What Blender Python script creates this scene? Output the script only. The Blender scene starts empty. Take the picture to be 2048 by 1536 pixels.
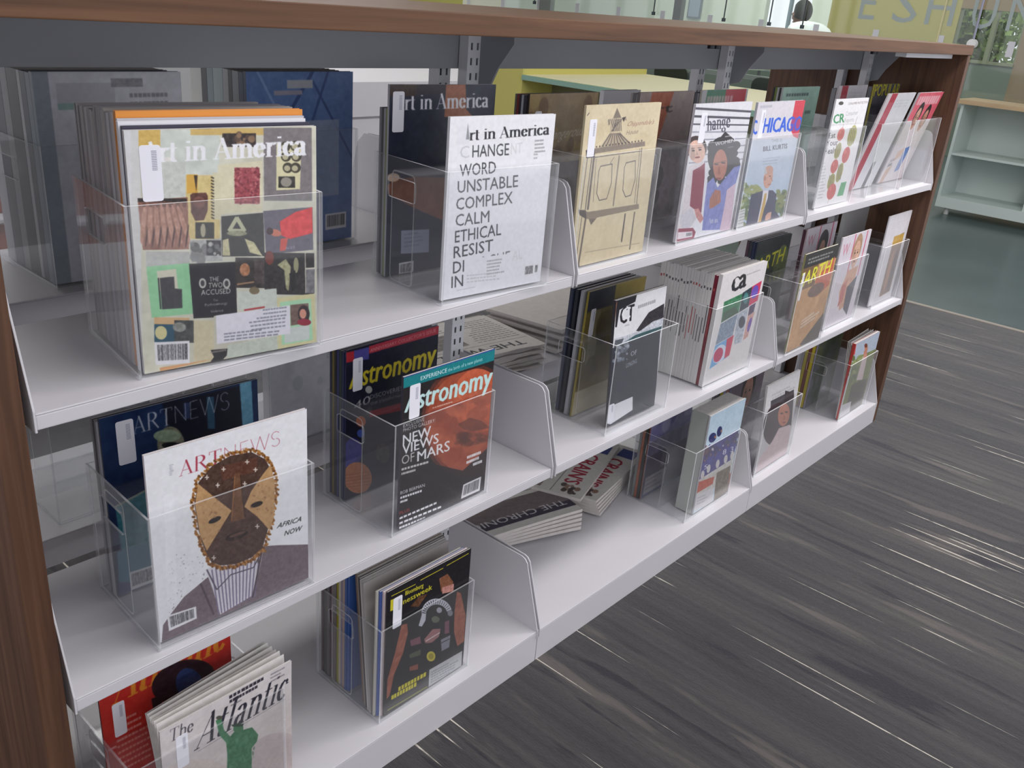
import bpy, bmesh, math, random
import numpy as np
from mathutils import Vector, Matrix
R = math.radians
sc = bpy.context.scene
COL = sc.collection
# ------------------------------------------------------------------ camera, light, exposure
cam_d = bpy.data.cameras.new('camera'); cam = bpy.data.objects.new('camera', cam_d); COL.objects.link(cam)
cam.location = (-1.2282, -0.9130, 0.4377)
cam.rotation_euler = (1.1653, -0.0799, -0.8360)
cam_d.sensor_width = 36.0; cam_d.lens = 1806.9 / 2048 * 36.0; cam_d.clip_start = 0.02
sc.camera = cam
sc.view_settings.view_transform = 'Standard'
try: sc.view_settings.look = 'None'
except Exception: pass
sc.view_settings.gamma = 1.0; sc.view_settings.use_curve_mapping = False
sc.view_settings.exposure = 0.36
sc.cycles.transparent_max_bounces = 40
sc.cycles.max_bounces = 10
sc.cycles.sample_clamp_indirect = 6.0
w = bpy.data.worlds.new('world'); sc.world = w; w.use_nodes = True
w.node_tree.nodes['Background'].inputs[0].default_value = (0.94, 0.94, 1.0, 1)
w.node_tree.nodes['Background'].inputs[1].default_value = 0.9
def area(name, loc, rot, sx, sy, power, col=(1, 1, 1)):
    d = bpy.data.lights.new(name, 'AREA'); d.shape = 'RECTANGLE'; d.size = sx; d.size_y = sy; d.energy = power; d.color = col
    o = bpy.data.objects.new(name, d); COL.objects.link(o); o.location = loc; o.rotation_euler = rot
    return o
area('ceiling_light', (0.4, -1.0, 1.93), (0, 0, 0), 2.2, 0.5, 27, (1.0, 0.97, 0.98))
area('ceiling_light', (2.5, -0.8, 1.93), (0, 0, 0), 1.8, 0.5, 52, (1.0, 0.97, 0.98))
area('ceiling_light', (0.4, 2.6, 1.93), (0, 0, 0), 3.2, 0.5, 36, (1.0, 0.98, 0.96))
area('ceiling_light', (4.8, 1.8, 1.93), (0, 0, 0), 0.8, 2.6, 14, (0.97, 1.0, 0.98))
area('ceiling_light', (8.2, 3.6, 1.93), (0, 0, 0), 1.5, 5.0, 75, (1.0, 1.0, 0.94))
S = 0.914; ZB = -0.381; ZC = -0.763; ZF = -0.840
ROW = {'A': 0.0, 'B': ZB, 'C': ZC}

# ------------------------------------------------------------------ materials
def lin(c):
    return tuple(((x / 12.92) if x <= 0.04045 else ((x + 0.055) / 1.055) ** 2.4) for x in c)
def rgb(r, g, b): return lin((r / 255, g / 255, b / 255))
MATS = {}
def mat(name, col=(0.8, 0.8, 0.8), rough=0.5, metal=0.0, emit=None, es=0.0, spec=0.5, bump=None, vary=0.0, vscale=20):
    if name in MATS: return MATS[name]
    m = bpy.data.materials.new(name); m.use_nodes = True; nt = m.node_tree; b = nt.nodes['Principled BSDF']
    b.inputs['Base Color'].default_value = (*col, 1); b.inputs['Roughness'].default_value = rough; b.inputs['Metallic'].default_value = metal
    b.inputs['Specular IOR Level'].default_value = spec
    if emit: b.inputs['Emission Color'].default_value = (*emit, 1); b.inputs['Emission Strength'].default_value = es
    if vary:
        n = nt.nodes.new('ShaderNodeTexNoise'); n.inputs['Scale'].default_value = vscale; n.inputs['Detail'].default_value = 5
        tc = nt.nodes.new('ShaderNodeTexCoord'); nt.links.new(tc.outputs['Object'], n.inputs['Vector'])
        r = nt.nodes.new('ShaderNodeValToRGB'); r.color_ramp.elements[0].position = 0.3; r.color_ramp.elements[1].position = 0.7
        r.color_ramp.elements[0].color = (*[c * (1 - vary) for c in col], 1); r.color_ramp.elements[1].color = (*[min(1, c * (1 + vary)) for c in col], 1)
        nt.links.new(n.outputs['Fac'], r.inputs[0]); nt.links.new(r.outputs[0], b.inputs['Base Color'])
    if bump:
        n = nt.nodes.new('ShaderNodeTexNoise'); n.inputs['Scale'].default_value = bump[0]
        tc = nt.nodes.new('ShaderNodeTexCoord'); nt.links.new(tc.outputs['Object'], n.inputs['Vector'])
        bp = nt.nodes.new('ShaderNodeBump'); bp.inputs['Strength'].default_value = bump[1]; bp.inputs['Distance'].default_value = 0.002
        nt.links.new(n.outputs['Fac'], bp.inputs['Height']); nt.links.new(bp.outputs[0], b.inputs['Normal'])
    MATS[name] = m; return m
def wood_mat(name, c1, c2, axis):
    m = bpy.data.materials.new(name); m.use_nodes = True; nt = m.node_tree; b = nt.nodes['Principled BSDF']
    tc = nt.nodes.new('ShaderNodeTexCoord'); mp = nt.nodes.new('ShaderNodeMapping')
    sc_ = [55, 55, 55]; sc_[axis] = 2.2; mp.inputs['Scale'].default_value = sc_
    n = nt.nodes.new('ShaderNodeTexNoise'); n.inputs['Scale'].default_value = 1.6; n.inputs['Detail'].default_value = 7; n.inputs['Distortion'].default_value = 0.6
    r = nt.nodes.new('ShaderNodeValToRGB'); r.color_ramp.elements[0].position = 0.3; r.color_ramp.elements[1].position = 0.75
    r.color_ramp.elements[0].color = (*c1, 1); r.color_ramp.elements[1].color = (*c2, 1)
    nt.links.new(tc.outputs['Object'], mp.inputs[0]); nt.links.new(mp.outputs[0], n.inputs['Vector']); nt.links.new(n.outputs['Fac'], r.inputs[0])
    nt.links.new(r.outputs[0], b.inputs['Base Color']); b.inputs['Roughness'].default_value = 0.45; b.inputs['Specular IOR Level'].default_value = 0.3
    MATS[name] = m; return m
def carpet_mat():
    m = bpy.data.materials.new('striped_carpet'); m.use_nodes = True; nt = m.node_tree; b = nt.nodes['Principled BSDF']; L = nt.links.new
    tc = nt.nodes.new('ShaderNodeTexCoord')
    def noise(sx, sy, detail, off=0.0):
        mp = nt.nodes.new('ShaderNodeMapping'); mp.inputs['Scale'].default_value = (sx, sy, 1); mp.inputs['Location'].default_value = (off, off * 1.7, 0)
        n = nt.nodes.new('ShaderNodeTexNoise'); n.noise_dimensions = '2D'; n.inputs['Scale'].default_value = 1; n.inputs['Detail'].default_value = detail
        L(tc.outputs['Object'], mp.inputs[0]); L(mp.outputs[0], n.inputs['Vector']); return n.outputs['Fac']
    def ramp(f, p0, p1, c0, c1):
        r = nt.nodes.new('ShaderNodeValToRGB'); e = r.color_ramp.elements
        e[0].position, e[1].position = p0, p1; e[0].color = (*c0, 1); e[1].color = (*c1, 1); L(f, r.inputs[0]); return r.outputs[0]
    def mix(f, a, c, mode='MIX'):
        x = nt.nodes.new('ShaderNodeMix'); x.data_type = 'RGBA'; x.blend_type = mode
        if isinstance(f, float): x.inputs[0].default_value = f
        else: L(f, x.inputs[0])
        L(a, x.inputs[6]); L(c, x.inputs[7]); return x.outputs[2]
    base = ramp(noise(60, 1.1, 4), 0.3, 0.72, rgb(63, 62, 64), rgb(75, 74, 74))
    broad = ramp(noise(9, 0.9, 3, 5.3), 0.36, 0.66, (0.80, 0.80, 0.83), (1.14, 1.12, 1.08))
    c = mix(1.0, base, broad, 'MULTIPLY')
    fine = ramp(noise(420, 60, 2, 2.2), 0.25, 0.8, (0.84, 0.84, 0.84), (1.14, 1.14, 1.14))
    c = mix(0.8, c, fine, 'MULTIPLY')
    # dark smudgy runs
    dk = ramp(noise(17, 1.9, 7, 9.1), 0.61, 0.66, (0, 0, 0), (1, 1, 1)); dkc = nt.nodes.new('ShaderNodeRGB'); dkc.outputs[0].default_value = (*rgb(50, 49, 54), 1)
    c = mix(dk, c, dkc.outputs[0])
    lt = ramp(noise(15, 1.7, 6, 17.3), 0.63, 0.70, (0, 0, 0), (0.6, 0.6, 0.6)); ltc = nt.nodes.new('ShaderNodeRGB'); ltc.outputs[0].default_value = (*rgb(104, 98, 94), 1)
    c = mix(lt, c, ltc.outputs[0])
    # thin pale broken lines
    ln = ramp(noise(110, 1.5, 0, 3.7), 0.845, 0.865, (0, 0, 0), (1, 1, 1)); lb = ramp(noise(140, 40, 1, 1.1), 0.32, 0.5, (0.35, 0.35, 0.35), (1, 1, 1))
    f = mix(1.0, ln, lb, 'MULTIPLY')
    lc = nt.nodes.new('ShaderNodeRGB'); lc.outputs[0].default_value = (*rgb(196, 190, 178), 1)
    c = mix(f, c, lc.outputs[0])
    L(c, b.inputs['Base Color']); b.inputs['Roughness'].default_value = 0.95; b.inputs['Specular IOR Level'].default_value = 0.15; b.inputs['Sheen Weight'].default_value = 0.35; b.inputs['Sheen Roughness'].default_value = 0.4
    bp = nt.nodes.new('ShaderNodeBump'); bp.inputs['Strength'].default_value = 0.5; bp.inputs['Distance'].default_value = 0.002
    L(noise(500, 90, 2, 4.0), bp.inputs['Height']); L(bp.outputs[0], b.inputs['Normal'])
    MATS['carpet'] = m; return m
def clear_mat(name, tint, refl, haze, hcol=(0.8, 0.8, 0.82), rough=0.04):
    """clear sheet: transparent body, Fresnel gloss and a little haze"""
    m = bpy.data.materials.new(name); m.use_nodes = True; nt = m.node_tree; nt.nodes.clear(); L = nt.links.new
    out = nt.nodes.new('ShaderNodeOutputMaterial'); tr = nt.nodes.new('ShaderNodeBsdfTransparent'); tr.inputs[0].default_value = (*tint, 1)
    gl = nt.nodes.new('ShaderNodeBsdfGlossy'); gl.inputs['Roughness'].default_value = rough; gl.inputs['Color'].default_value = (1, 1, 1, 1)
    df = nt.nodes.new('ShaderNodeBsdfDiffuse'); df.inputs[0].default_value = (*hcol, 1)
    lw = nt.nodes.new('ShaderNodeLayerWeight'); lw.inputs[0].default_value = 0.5
    pw = nt.nodes.new('ShaderNodeMath'); pw.operation = 'POWER'; pw.inputs[1].default_value = 5.0; L(lw.outputs['Facing'], pw.inputs[0])
    mu = nt.nodes.new('ShaderNodeMath'); mu.operation = 'MULTIPLY_ADD'; mu.inputs[1].default_value = refl * 0.96; mu.inputs[2].default_value = refl * 0.04; L(pw.outputs[0], mu.inputs[0])
    m1 = nt.nodes.new('ShaderNodeMixShader'); p3 = nt.nodes.new('ShaderNodeMath'); p3.operation = 'POWER'; p3.inputs[1].default_value = 3.0; L(lw.outputs['Facing'], p3.inputs[0])
    hz = nt.nodes.new('ShaderNodeMath'); hz.operation = 'MULTIPLY_ADD'; hz.inputs[1].default_value = haze * 14; hz.inputs[2].default_value = haze; hz.use_clamp = True; L(p3.outputs[0], hz.inputs[0]); L(hz.outputs[0], m1.inputs[0]); L(tr.outputs[0], m1.inputs[1]); L(df.outputs[0], m1.inputs[2])
    m2 = nt.nodes.new('ShaderNodeMixShader'); L(mu.outputs[0], m2.inputs[0]); L(m1.outputs[0], m2.inputs[1]); L(gl.outputs[0], m2.inputs[2])
    L(m2.outputs[0], out.inputs[0]); MATS[name] = m; return m
WHITE = mat('white_powder_coat', rgb(206, 204, 208), 0.36, bump=(900, 0.05))
RAIL = mat('rail_grey_steel', rgb(150, 153, 159), 0.5)
GREYW = mat('grey_white_steel', rgb(226, 228, 232), 0.45)
WOODX = wood_mat('wood_laminate_x', rgb(84, 58, 41), rgb(114, 81, 57), 0)
WOODZ = wood_mat('wood_laminate_z', rgb(76, 52, 40), rgb(106, 76, 57), 2)
CARPET = carpet_mat()
ACR = clear_mat('clear_acrylic', (0.985, 0.988, 0.99), 0.6, 0.014)
ACE = clear_mat('acrylic_edge', (0.93, 0.94, 0.95), 1.0, 0.14, (0.93, 0.94, 0.96), 0.12)
GLASS = clear_mat('partition_glass', (0.93, 0.965, 0.95), 1.0, 0.02)
DARK = mat('dark_gap', rgb(38, 38, 42), 0.6)
PAPER = mat('paper_edges', rgb(222, 218, 214), 0.85, vary=0.06, vscale=90)
STICK = mat('white_sticker', rgb(238, 238, 246), 0.35)

# ------------------------------------------------------------------ mesh helpers
def tag(o, label=None, cat=None, group=None, kind=None):
    if label: o['label'] = label
    if cat: o['category'] = cat
    if group: o['group'] = group
    if kind: o['kind'] = kind
    return o
def empty(name, loc=(0, 0, 0), rz=0.0, label=None, cat=None, group=None, kind=None):
    o = bpy.data.objects.new(name, None); COL.objects.link(o); o.location = loc; o.rotation_euler = (0, 0, rz); o.empty_display_size = 0.05
    return tag(o, label, cat, group, kind)
def link(name, me, parent=None, loc=(0, 0, 0), rz=0.0):
    o = bpy.data.objects.new(name, me); COL.objects.link(o); o.location = loc; o.rotation_euler = (0, 0, rz)
    if parent: o.parent = parent
    return o
class MB:
    def __init__(s): s.v = []; s.f = []; s.mi = []; s.uv = {}
    def add(s, verts, faces, mi=0, uvs=None):
        n = len(s.v); s.v += [tuple(p) for p in verts]
        for i, f in enumerate(faces):
            if uvs and uvs[i] is not None: s.uv[len(s.f)] = uvs[i]
            s.f.append(tuple(n + k for k in f)); s.mi.append(mi if isinstance(mi, int) else mi[i])
    def box(s, a, b, mi=0):
        x0, y0, z0 = a; x1, y1, z1 = b
        s.add([(x0, y0, z0), (x1, y0, z0), (x1, y1, z0), (x0, y1, z0), (x0, y0, z1), (x1, y0, z1), (x1, y1, z1), (x0, y1, z1)],
              [(0, 3, 2, 1), (4, 5, 6, 7), (0, 1, 5, 4), (1, 2, 6, 5), (2, 3, 7, 6), (3, 0, 4, 7)], mi)
    def prism(s, pts, fn, d, mi=0, mside=None):
        """polygon pts (2D, ccw) mapped by fn(u,v,k) with k=0..1 and thickness d"""
        n = len(pts); V = [fn(u, v, 0) for u, v in pts] + [fn(u, v, d) for u, v in pts]
        F = [tuple(range(n - 1, -1, -1)), tuple(range(n, 2 * n))] + [(i, (i + 1) % n, n + (i + 1) % n, n + i) for i in range(n)]
        s.add(V, F, [mi, mi] + [mi if mside is None else mside] * n)
    def tube(s, path, r, n=8, mi=0, cap=True):
        P = [Vector(p) for p in path]; rings = []
        for i, p in enumerate(P):
            t = (P[min(i + 1, len(P) - 1)] - P[max(i - 1, 0)]).normalized()
            a = t.cross(Vector((0, 0, 1)) if abs(t.z) < 0.9 else Vector((1, 0, 0))).normalized(); b = t.cross(a)
            rr = r[i] if isinstance(r, (list, tuple)) else r
            rings.append([p + (a * math.cos(k * 2 * math.pi / n) + b * math.sin(k * 2 * math.pi / n)) * rr for k in range(n)])
        V = [q for ring in rings for q in ring]; F = []
        for i in range(len(P) - 1):
            for k in range(n): F.append((i * n + k, i * n + (k + 1) % n, (i + 1) * n + (k + 1) % n, (i + 1) * n + k))
        if cap: F.append(tuple(range(n - 1, -1, -1))); F.append(tuple((len(P) - 1) * n + k for k in range(n)))
        s.add(V, F, mi)
    def mesh(s, name, mats, smooth=False):
        me = bpy.data.meshes.new(name); me.from_pydata([tuple(map(float, p)) for p in s.v], [], s.f)
        for m in mats: me.materials.append(m)
        me.polygons.foreach_set('material_index', s.mi)
        if s.uv:
            ul = me.uv_layers.new(name='UVMap')
            for fi, uv in s.uv.items():
                for li, q in zip(me.polygons[fi].loop_indices, uv): ul.data[li].uv = q
        if smooth: me.polygons.foreach_set('use_smooth', [True] * len(s.f))
        me.update(); return me
    def build(s, name, mats, parent=None, loc=(0, 0, 0), rz=0.0, smooth=False, bevel=0.0):
        if not isinstance(mats, (list, tuple)): mats = [mats]
        me = s.mesh(name, mats, smooth)
        if bevel:
            bm = bmesh.new(); bm.from_mesh(me); bmesh.ops.bevel(bm, geom=[e for e in bm.edges if e.calc_face_angle(0) > 0.5], offset=bevel, segments=2, affect='EDGES', profile=0.6)
            bm.to_mesh(me); bm.free()
        return link(name, me, parent, loc, rz)
def box(name, a, b, m, parent=None, bevel=0.0):
    q = MB(); q.box(a, b); return q.build(name, m, parent, bevel=bevel)
def rrect(x0, y0, x1, y1, r, n=4):
    P = []
    for cx, cy, a0 in ((x1 - r, y0 + r, -90), (x1 - r, y1 - r, 0), (x0 + r, y1 - r, 90), (x0 + r, y0 + r, 180)):
        for k in range(n + 1):
            a = R(a0 + 90 * k / n); P.append((cx + r * math.cos(a), cy + r * math.sin(a)))
    return P

# ------------------------------------------------------------------ printed covers: a small painter that fills colour arrays
FONTC = {}
def text_tris(s, bold):
    key = s
    if key in FONTC: return FONTC[key]
    cu = bpy.data.curves.new('t', 'FONT'); cu.body = s; cu.size = 1.0; cu.resolution_u = 2; cu.fill_mode = 'FRONT'
    ob = bpy.data.objects.new('t', cu); me = bpy.data.meshes.new_from_object(ob); me.calc_loop_triangles()
    V = np.array([v.co[:2] for v in me.vertices]) if len(me.vertices) else np.zeros((1, 2))
    T = np.array([t.vertices[:] for t in me.loop_triangles]) if len(me.loop_triangles) else np.zeros((0, 3), int)
    bpy.data.objects.remove(ob); bpy.data.curves.remove(cu); bpy.data.meshes.remove(me)
    V = V.copy(); x0, x1 = V[:, 0].min(), V[:, 0].max(); V[:, 0] = (V[:, 0] - x0) / max(1e-6, x1 - x0); V[:, 1] /= 0.73
    FONTC[key] = (V, T); return V, T
# high-contrast roman letters as pen strokes: ('l',x0,y0,x1,y1,weight) and ('a',cx,cy,rx,ry,a0,a1); weight k thick, t thin, n nib
def sf(x0, x1, y=0.0): return ('l', x0, y, x1, y, 't')
GL = {
 'A': (.72, [('l', .06, 0, .36, 1, 't'), ('l', .34, 1, .62, 0, 'k'), ('l', .16, .33, .52, .33, 't'), sf(-.02, .16), sf(.46, .74)]),
 'r': (.42, [('l', .13, 0, .13, .66, 'k'), ('a', .33, .47, .17, .18, 60, 165), ('l', .36, .6, .37, .58, 'k'), sf(.02, .26), sf(.02, .13, .66)]),
 't': (.36, [('l', .15, .1, .15, .88, 'k'), ('a', .25, .12, .1, .12, 180, 300), ('l', .02, .64, .32, .64, 't')]),
 'i': (.30, [('l', .15, 0, .15, .66, 'k'), ('l', .15, .88, .15, .93, 'k'), sf(.02, .28), sf(.04, .15, .66)]),
 'n': (.62, [('l', .14, 0, .14, .66, 'k'), ('a', .32, .46, .16, .2, 0, 150), ('l', .48, .47, .48, 0, 'k'), sf(.02, .26), sf(.36, .6), sf(.03, .14, .66)]),
 'm': (.92, [('l', .14, 0, .14, .66, 'k'), ('a', .3, .46, .15, .2, 0, 150), ('l', .45, .47, .45, 0, 'k'), ('a', .61, .46, .15, .2, 0, 150), ('l', .77, .47, .77, 0, 'k'), sf(.02, .26), sf(.33, .57), sf(.65, .9), sf(.03, .14, .66)]),
 'e': (.50, [('a', .25, .33, .18, .33, 10, 330), ('l', .09, .37, .43, .37, 't')]),
 'c': (.46, [('a', .25, .33, .18, .33, 45, 320), ('l', .38, .52, .38, .5, 'k')]),
 'a': (.52, [('l', .36, .1, .36, .48, 'k'), ('a', .22, .48, .14, .17, 0, 160), ('a', .2, .17, .12, .17, 60, 330), ('l', .2, .33, .36, .4, 't'), ('a', .44, .08, .08, .08, 180, 290)]),
 'l': (.30, [('l', .15, 0, .15, 1.05, 'k'), sf(.02, .28), sf(.04, .15, 1.05)]),
 'h': (.62, [('l', .14, 0, .14, 1.05, 'k'), ('a', .32, .46, .16, .2, 0, 150), ('l', .48, .47, .48, 0, 'k'), sf(.02, .26), sf(.36, .6)]),
 'g': (.54, [('a', .23, .44, .15, .2, 0, 360), ('a', .24, -.12, .2, .14, 0, 360), ('l', .1, .24, .34, .06, 't'), ('l', .35, .6, .5, .64, 't')]),
 'T': (.70, [('l', .34, 0, .34, 1, 'k'), ('l', .02, 1, .66, 1, 't'), sf(.22, .46), ('l', .03, 1, .03, .82, 't'), ('l', .65, 1, .65, .82, 't')]),
 'R': (.70, [('l', .12, 0, .12, 1, 'k'), ('a', .28, .76, .24, .24, -90, 90), ('l', .12, 1, .3, 1, 't'), ('l', .12, .52, .3, .52, 't'), ('l', .32, .52, .64, 0, 'k'), sf(.02, .22)]),
 'N': (.76, [('l', .08, 0, .08, 1, 't'), ('l', .08, 1, .64, 0, 't'), ('l', .64, 0, .64, 1, 't')]),
 'E': (.56, [('l', .1, 0, .1, 1, 't'), ('l', .1, 1, .48, 1, 't'), ('l', .1, .52, .44, .52, 't'), ('l', .1, 0, .5, 0, 't')]),
 'W': (1.0, [('l', .02, 1, .26, 0, 't'), ('l', .26, 0, .5, 1, 't'), ('l', .5, 1, .74, 0, 't'), ('l', .74, 0, .98, 1, 't')]),
 'S': (.56, [('a', .26, .74, .2, .26, 30, 250, 't'), ('a', .26, .26, .21, .26, -150, 80, 't')]),
 ' ': (.30, [])}
class Canvas:
    def __init__(s, w, h, px=400, bg=(200, 200, 200), seed=1):
        s.k = 2; s.W = px * s.k; s.H = int(px * h / w) * s.k; s.a = np.empty((s.H, s.W, 3), np.float32); s.a[:] = np.array(bg) / 255
        s.rs = np.random.RandomState(seed); s.fr()
    def fr(s, quad=None, zoom=(0, 0, 1)):
        """coordinates used from here on: quad = TL,TR,BR,BL of the sheet; default is the unit square"""
        dst = [(0, 0), (s.W, 0), (s.W, s.H), (0, s.H)]
        if quad is None: quad = [(0, 0), (1, 0), (1, 1), (0, 1)]
        A = []; b = []
        for (x, y), (u, v) in zip(quad, dst):
            A.append([x, y, 1, 0, 0, 0, -u * x, -u * y]); b.append(u); A.append([0, 0, 0, x, y, 1, -v * x, -v * y]); b.append(v)
        h = np.linalg.solve(np.array(A, float), np.array(b, float)); s.Hm = np.append(h, 1).reshape(3, 3)
        s.q = quad; return s
    def P(s, pts):
        p = np.array(pts, float).reshape(-1, 2); q = np.c_[p, np.ones(len(p))] @ s.Hm.T; return q[:, :2] / q[:, 2:]
    def _mask(s, p):
        x0 = max(0, int(p[:, 0].min())); x1 = min(s.W, int(p[:, 0].max()) + 2); y0 = max(0, int(p[:, 1].min())); y1 = min(s.H, int(p[:, 1].max()) + 2)
        if x1 <= x0 or y1 <= y0: return None
        X = np.arange(x0, x1)[None, :] + 0.5; Y = np.arange(y0, y1)[:, None] + 0.5; m = np.zeros((y1 - y0, x1 - x0), bool)
        for i in range(len(p)):
            ax, ay = p[i]; bx, by = p[(i + 1) % len(p)]
            if ay == by: continue
            c = ((ay > Y) != (by > Y)); m ^= c & (X < (bx - ax) * (Y - ay) / (by - ay) + ax)
        return m, (slice(y0, y1), slice(x0, x1))
    def _noise(s, h, w_, cell):
        gh, gw = max(2, int(h / cell) + 2), max(2, int(w_ / cell) + 2); g = s.rs.rand(gh, gw).astype(np.float32)
        yy = np.linspace(0, gh - 1.001, h); xx = np.linspace(0, gw - 1.001, w_); iy = yy.astype(int); ix = xx.astype(int); fy = (yy - iy)[:, None]; fx = (xx - ix)[None, :]
        fy = fy * fy * (3 - 2 * fy); fx = fx * fx * (3 - 2 * fx)
        return (g[iy][:, ix] * (1 - fx) + g[iy][:, ix + 1] * fx) * (1 - fy) + (g[iy + 1][:, ix] * (1 - fx) + g[iy + 1][:, ix + 1] * fx) * fy
    def _fill(s, p, col, al=1.0, mot=0.0, col2=None, cell=14, vert=True):
        r = s._mask(p)
        if r is None: return
        m, sl = r; c = np.array(col, np.float32) / 255; sub = s.a[sl]; h, w_ = m.shape
        if col2 is not None:
            t = np.linspace(0, 1, h)[:, None, None] if vert else np.linspace(0, 1, w_)[None, :, None]
            c = c * (1 - t) + (np.array(col2, np.float32) / 255) * t; c = np.broadcast_to(c, sub.shape)
        else: c = np.broadcast_to(c, sub.shape)
        if mot:
            n = s._noise(h, w_, cell) * 0.6 + s._noise(h, w_, cell / 3) * 0.4; c = np.clip(c + (n[:, :, None] - 0.5) * 2 * mot, 0, 1)
        mm = (m * al)[:, :, None]; s.a[sl] = sub * (1 - mm) + c * mm
    def poly(s, pts, col, **k): s._fill(s.P(pts), col, **k); return s
    def rect(s, x0, y0, x1, y1, col, **k): return s.poly([(x0, y0), (x1, y0), (x1, y1), (x0, y1)], col, **k)
    def all(s, col, **k): s._fill(np.array([(0, 0), (s.W, 0), (s.W, s.H), (0, s.H)], float), col, **k); return s
    def ell(s, cx, cy, rx, ry, col, ang=0, **k):
        t = np.linspace(0, 2 * np.pi, 28, endpoint=False); c, d = math.cos(R(ang)), math.sin(R(ang)); x = rx * np.cos(t); y = ry * np.sin(t)
        return s.poly(np.c_[cx + x * c - y * d, cy + x * d + y * c], col, **k)
    def line(s, pts, wd, col, **k):
        """wd in hundredths of the sheet width"""
        p = s.P(pts); hw = wd * s.W / 200
        for a, b in zip(p[:-1], p[1:]):
            d = b - a; L = np.hypot(*d) or 1; n = np.array([-d[1], d[0]]) / L * hw; e = d / L * hw * .3
            s._fill(np.array([a - e + n, b + e + n, b + e - n, a - e - n]), col, **k)
        return s
    def blobs(s, x0, y0, x1, y1, n, r, cols, asp=1.0, al=0.8):
        for _ in range(n):
            rr = r * (0.4 + s.rs.rand() * 0.8); s.ell(x0 + s.rs.rand() * (x1 - x0), y0 + s.rs.rand() * (y1 - y0), rr * asp, rr, cols[s.rs.randint(len(cols))], ang=s.rs.rand() * 60 - 30, al=al)
        return s
    def _tris(s, V, T, col, al):
        for t in T: s._fill(V[t], col, al=al)
    def _base(s, p0, p1, cap, V, slant):
        # V in (0..1, height units of cap); baseline p0-p1 in frame coordinates, cap = cap height in frame units
        p0 = np.array(p0, float); p1 = np.array(p1, float); V = V.copy(); V[:, 0] += V[:, 1] * slant
        F = p0 + V[:, :1] * (p1 - p0) - np.c_[np.zeros(len(V)), V[:, 1] * cap]
        return s.P(F)
    def txt(s, st, p0, p1, cap, col, bold=0.0, slant=0.0, al=1.0):
        V, T = text_tris(st, bold); b = max(0, bold) * cap * 0.55
        for dx, dy in ([(0, 0)] if not b else [(-b, 0), (b, 0), (0, b * .5), (0, -b * .5)]):
            s._tris(s._base((p0[0] + dx, p0[1] + dy), (p1[0] + dx, p1[1] + dy), cap, V, slant), T, col, al)
        return s
    def serif(s, st, p0, p1, cap, col, thick=.15, thin=.035, slant=0.0, al=1.0, tr=0.0):
        Lw = sum(GL[c][0] + tr for c in st); x = 0
        for c in st:
            adv, strokes = GL[c]
            for g in strokes:
                if g[0] == 'l': pts = [(g[1], g[2]), (g[3], g[4])]; wt = g[5]
                else:
                    t = np.radians(np.linspace(g[5], g[6], 11)); pts = [(g[1] + g[3] * math.cos(a), g[2] + g[4] * math.sin(a)) for a in t]; wt = g[7] if len(g) > 7 else 'n'
                for a, b in zip(pts[:-1], pts[1:]):
                    dx, dy = b[0] - a[0], b[1] - a[1]; L = math.hypot(dx, dy) or 1; ux, uy = dx / L, dy / L
                    hw = {'k': thick, 't': thin, 'n': abs(uy) ** 1.4 * thick + thin * .9}[wt] / 2
                    if wt == 'k' and abs(ux) > .2: hw *= .95
                    n = (-uy * hw, ux * hw); e = (ux * thin * .4, uy * thin * .4)
                    Q = np.array([(a[0] - e[0] + n[0], a[1] - e[1] + n[1]), (b[0] + e[0] + n[0], b[1] + e[1] + n[1]), (b[0] + e[0] - n[0], b[1] + e[1] - n[1]), (a[0] - e[0] - n[0], a[1] - e[1] - n[1])])
                    Q[:, 0] = (Q[:, 0] + x) / Lw
                    s._fill(s._base(p0, p1, cap, Q, slant), col, al=al)
            x += adv + tr
        return s
    def greek(s, p0, p1, n, gap, cap, col, al=0.75, right=False):
        """n lines of small body copy under baseline p0-p1"""
        for i in range(n):
            f = 0.6 + 0.4 * s.rs.rand(); a = np.array(p0, float) + [0, i * gap]; b = np.array(p1, float) + [0, i * gap]
            if right: a = b + (a - b) * f
            else: b = a + (b - a) * f
            N = 9; e = np.sort(s.rs.rand(N)) 
            for j in range(N):
                t0 = j / N; t1 = (j + 0.72 + 0.2 * s.rs.rand()) / N; q0 = a + (b - a) * t0; q1 = a + (b - a) * t1
                s.poly([(q0[0], q0[1] - cap), (q1[0], q1[1] - cap), tuple(q1), tuple(q0)], col, al=al)
        return s
    def bars(s, quad):
        """barcode on white: quad TL,TR,BR,BL"""
        s.poly(quad, (228, 226, 230)); q = [np.array(p, float) for p in quad]; x = 0.08
        while x < 0.92:
            w_ = 0.012 + s.rs.rand() * 0.022; top = q[0] + (q[1] - q[0]) * x; bot = q[3] + (q[2] - q[3]) * x; t2 = q[0] + (q[1] - q[0]) * (x + w_); b2 = q[3] + (q[2] - q[3]) * (x + w_)
            s.poly([top + (bot - top) * .12, t2 + (b2 - t2) * .12, t2 + (b2 - t2) * .82, top + (bot - top) * .82], (40, 40, 44)); x += w_ + 0.014 + s.rs.rand() * 0.02
        return s
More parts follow.
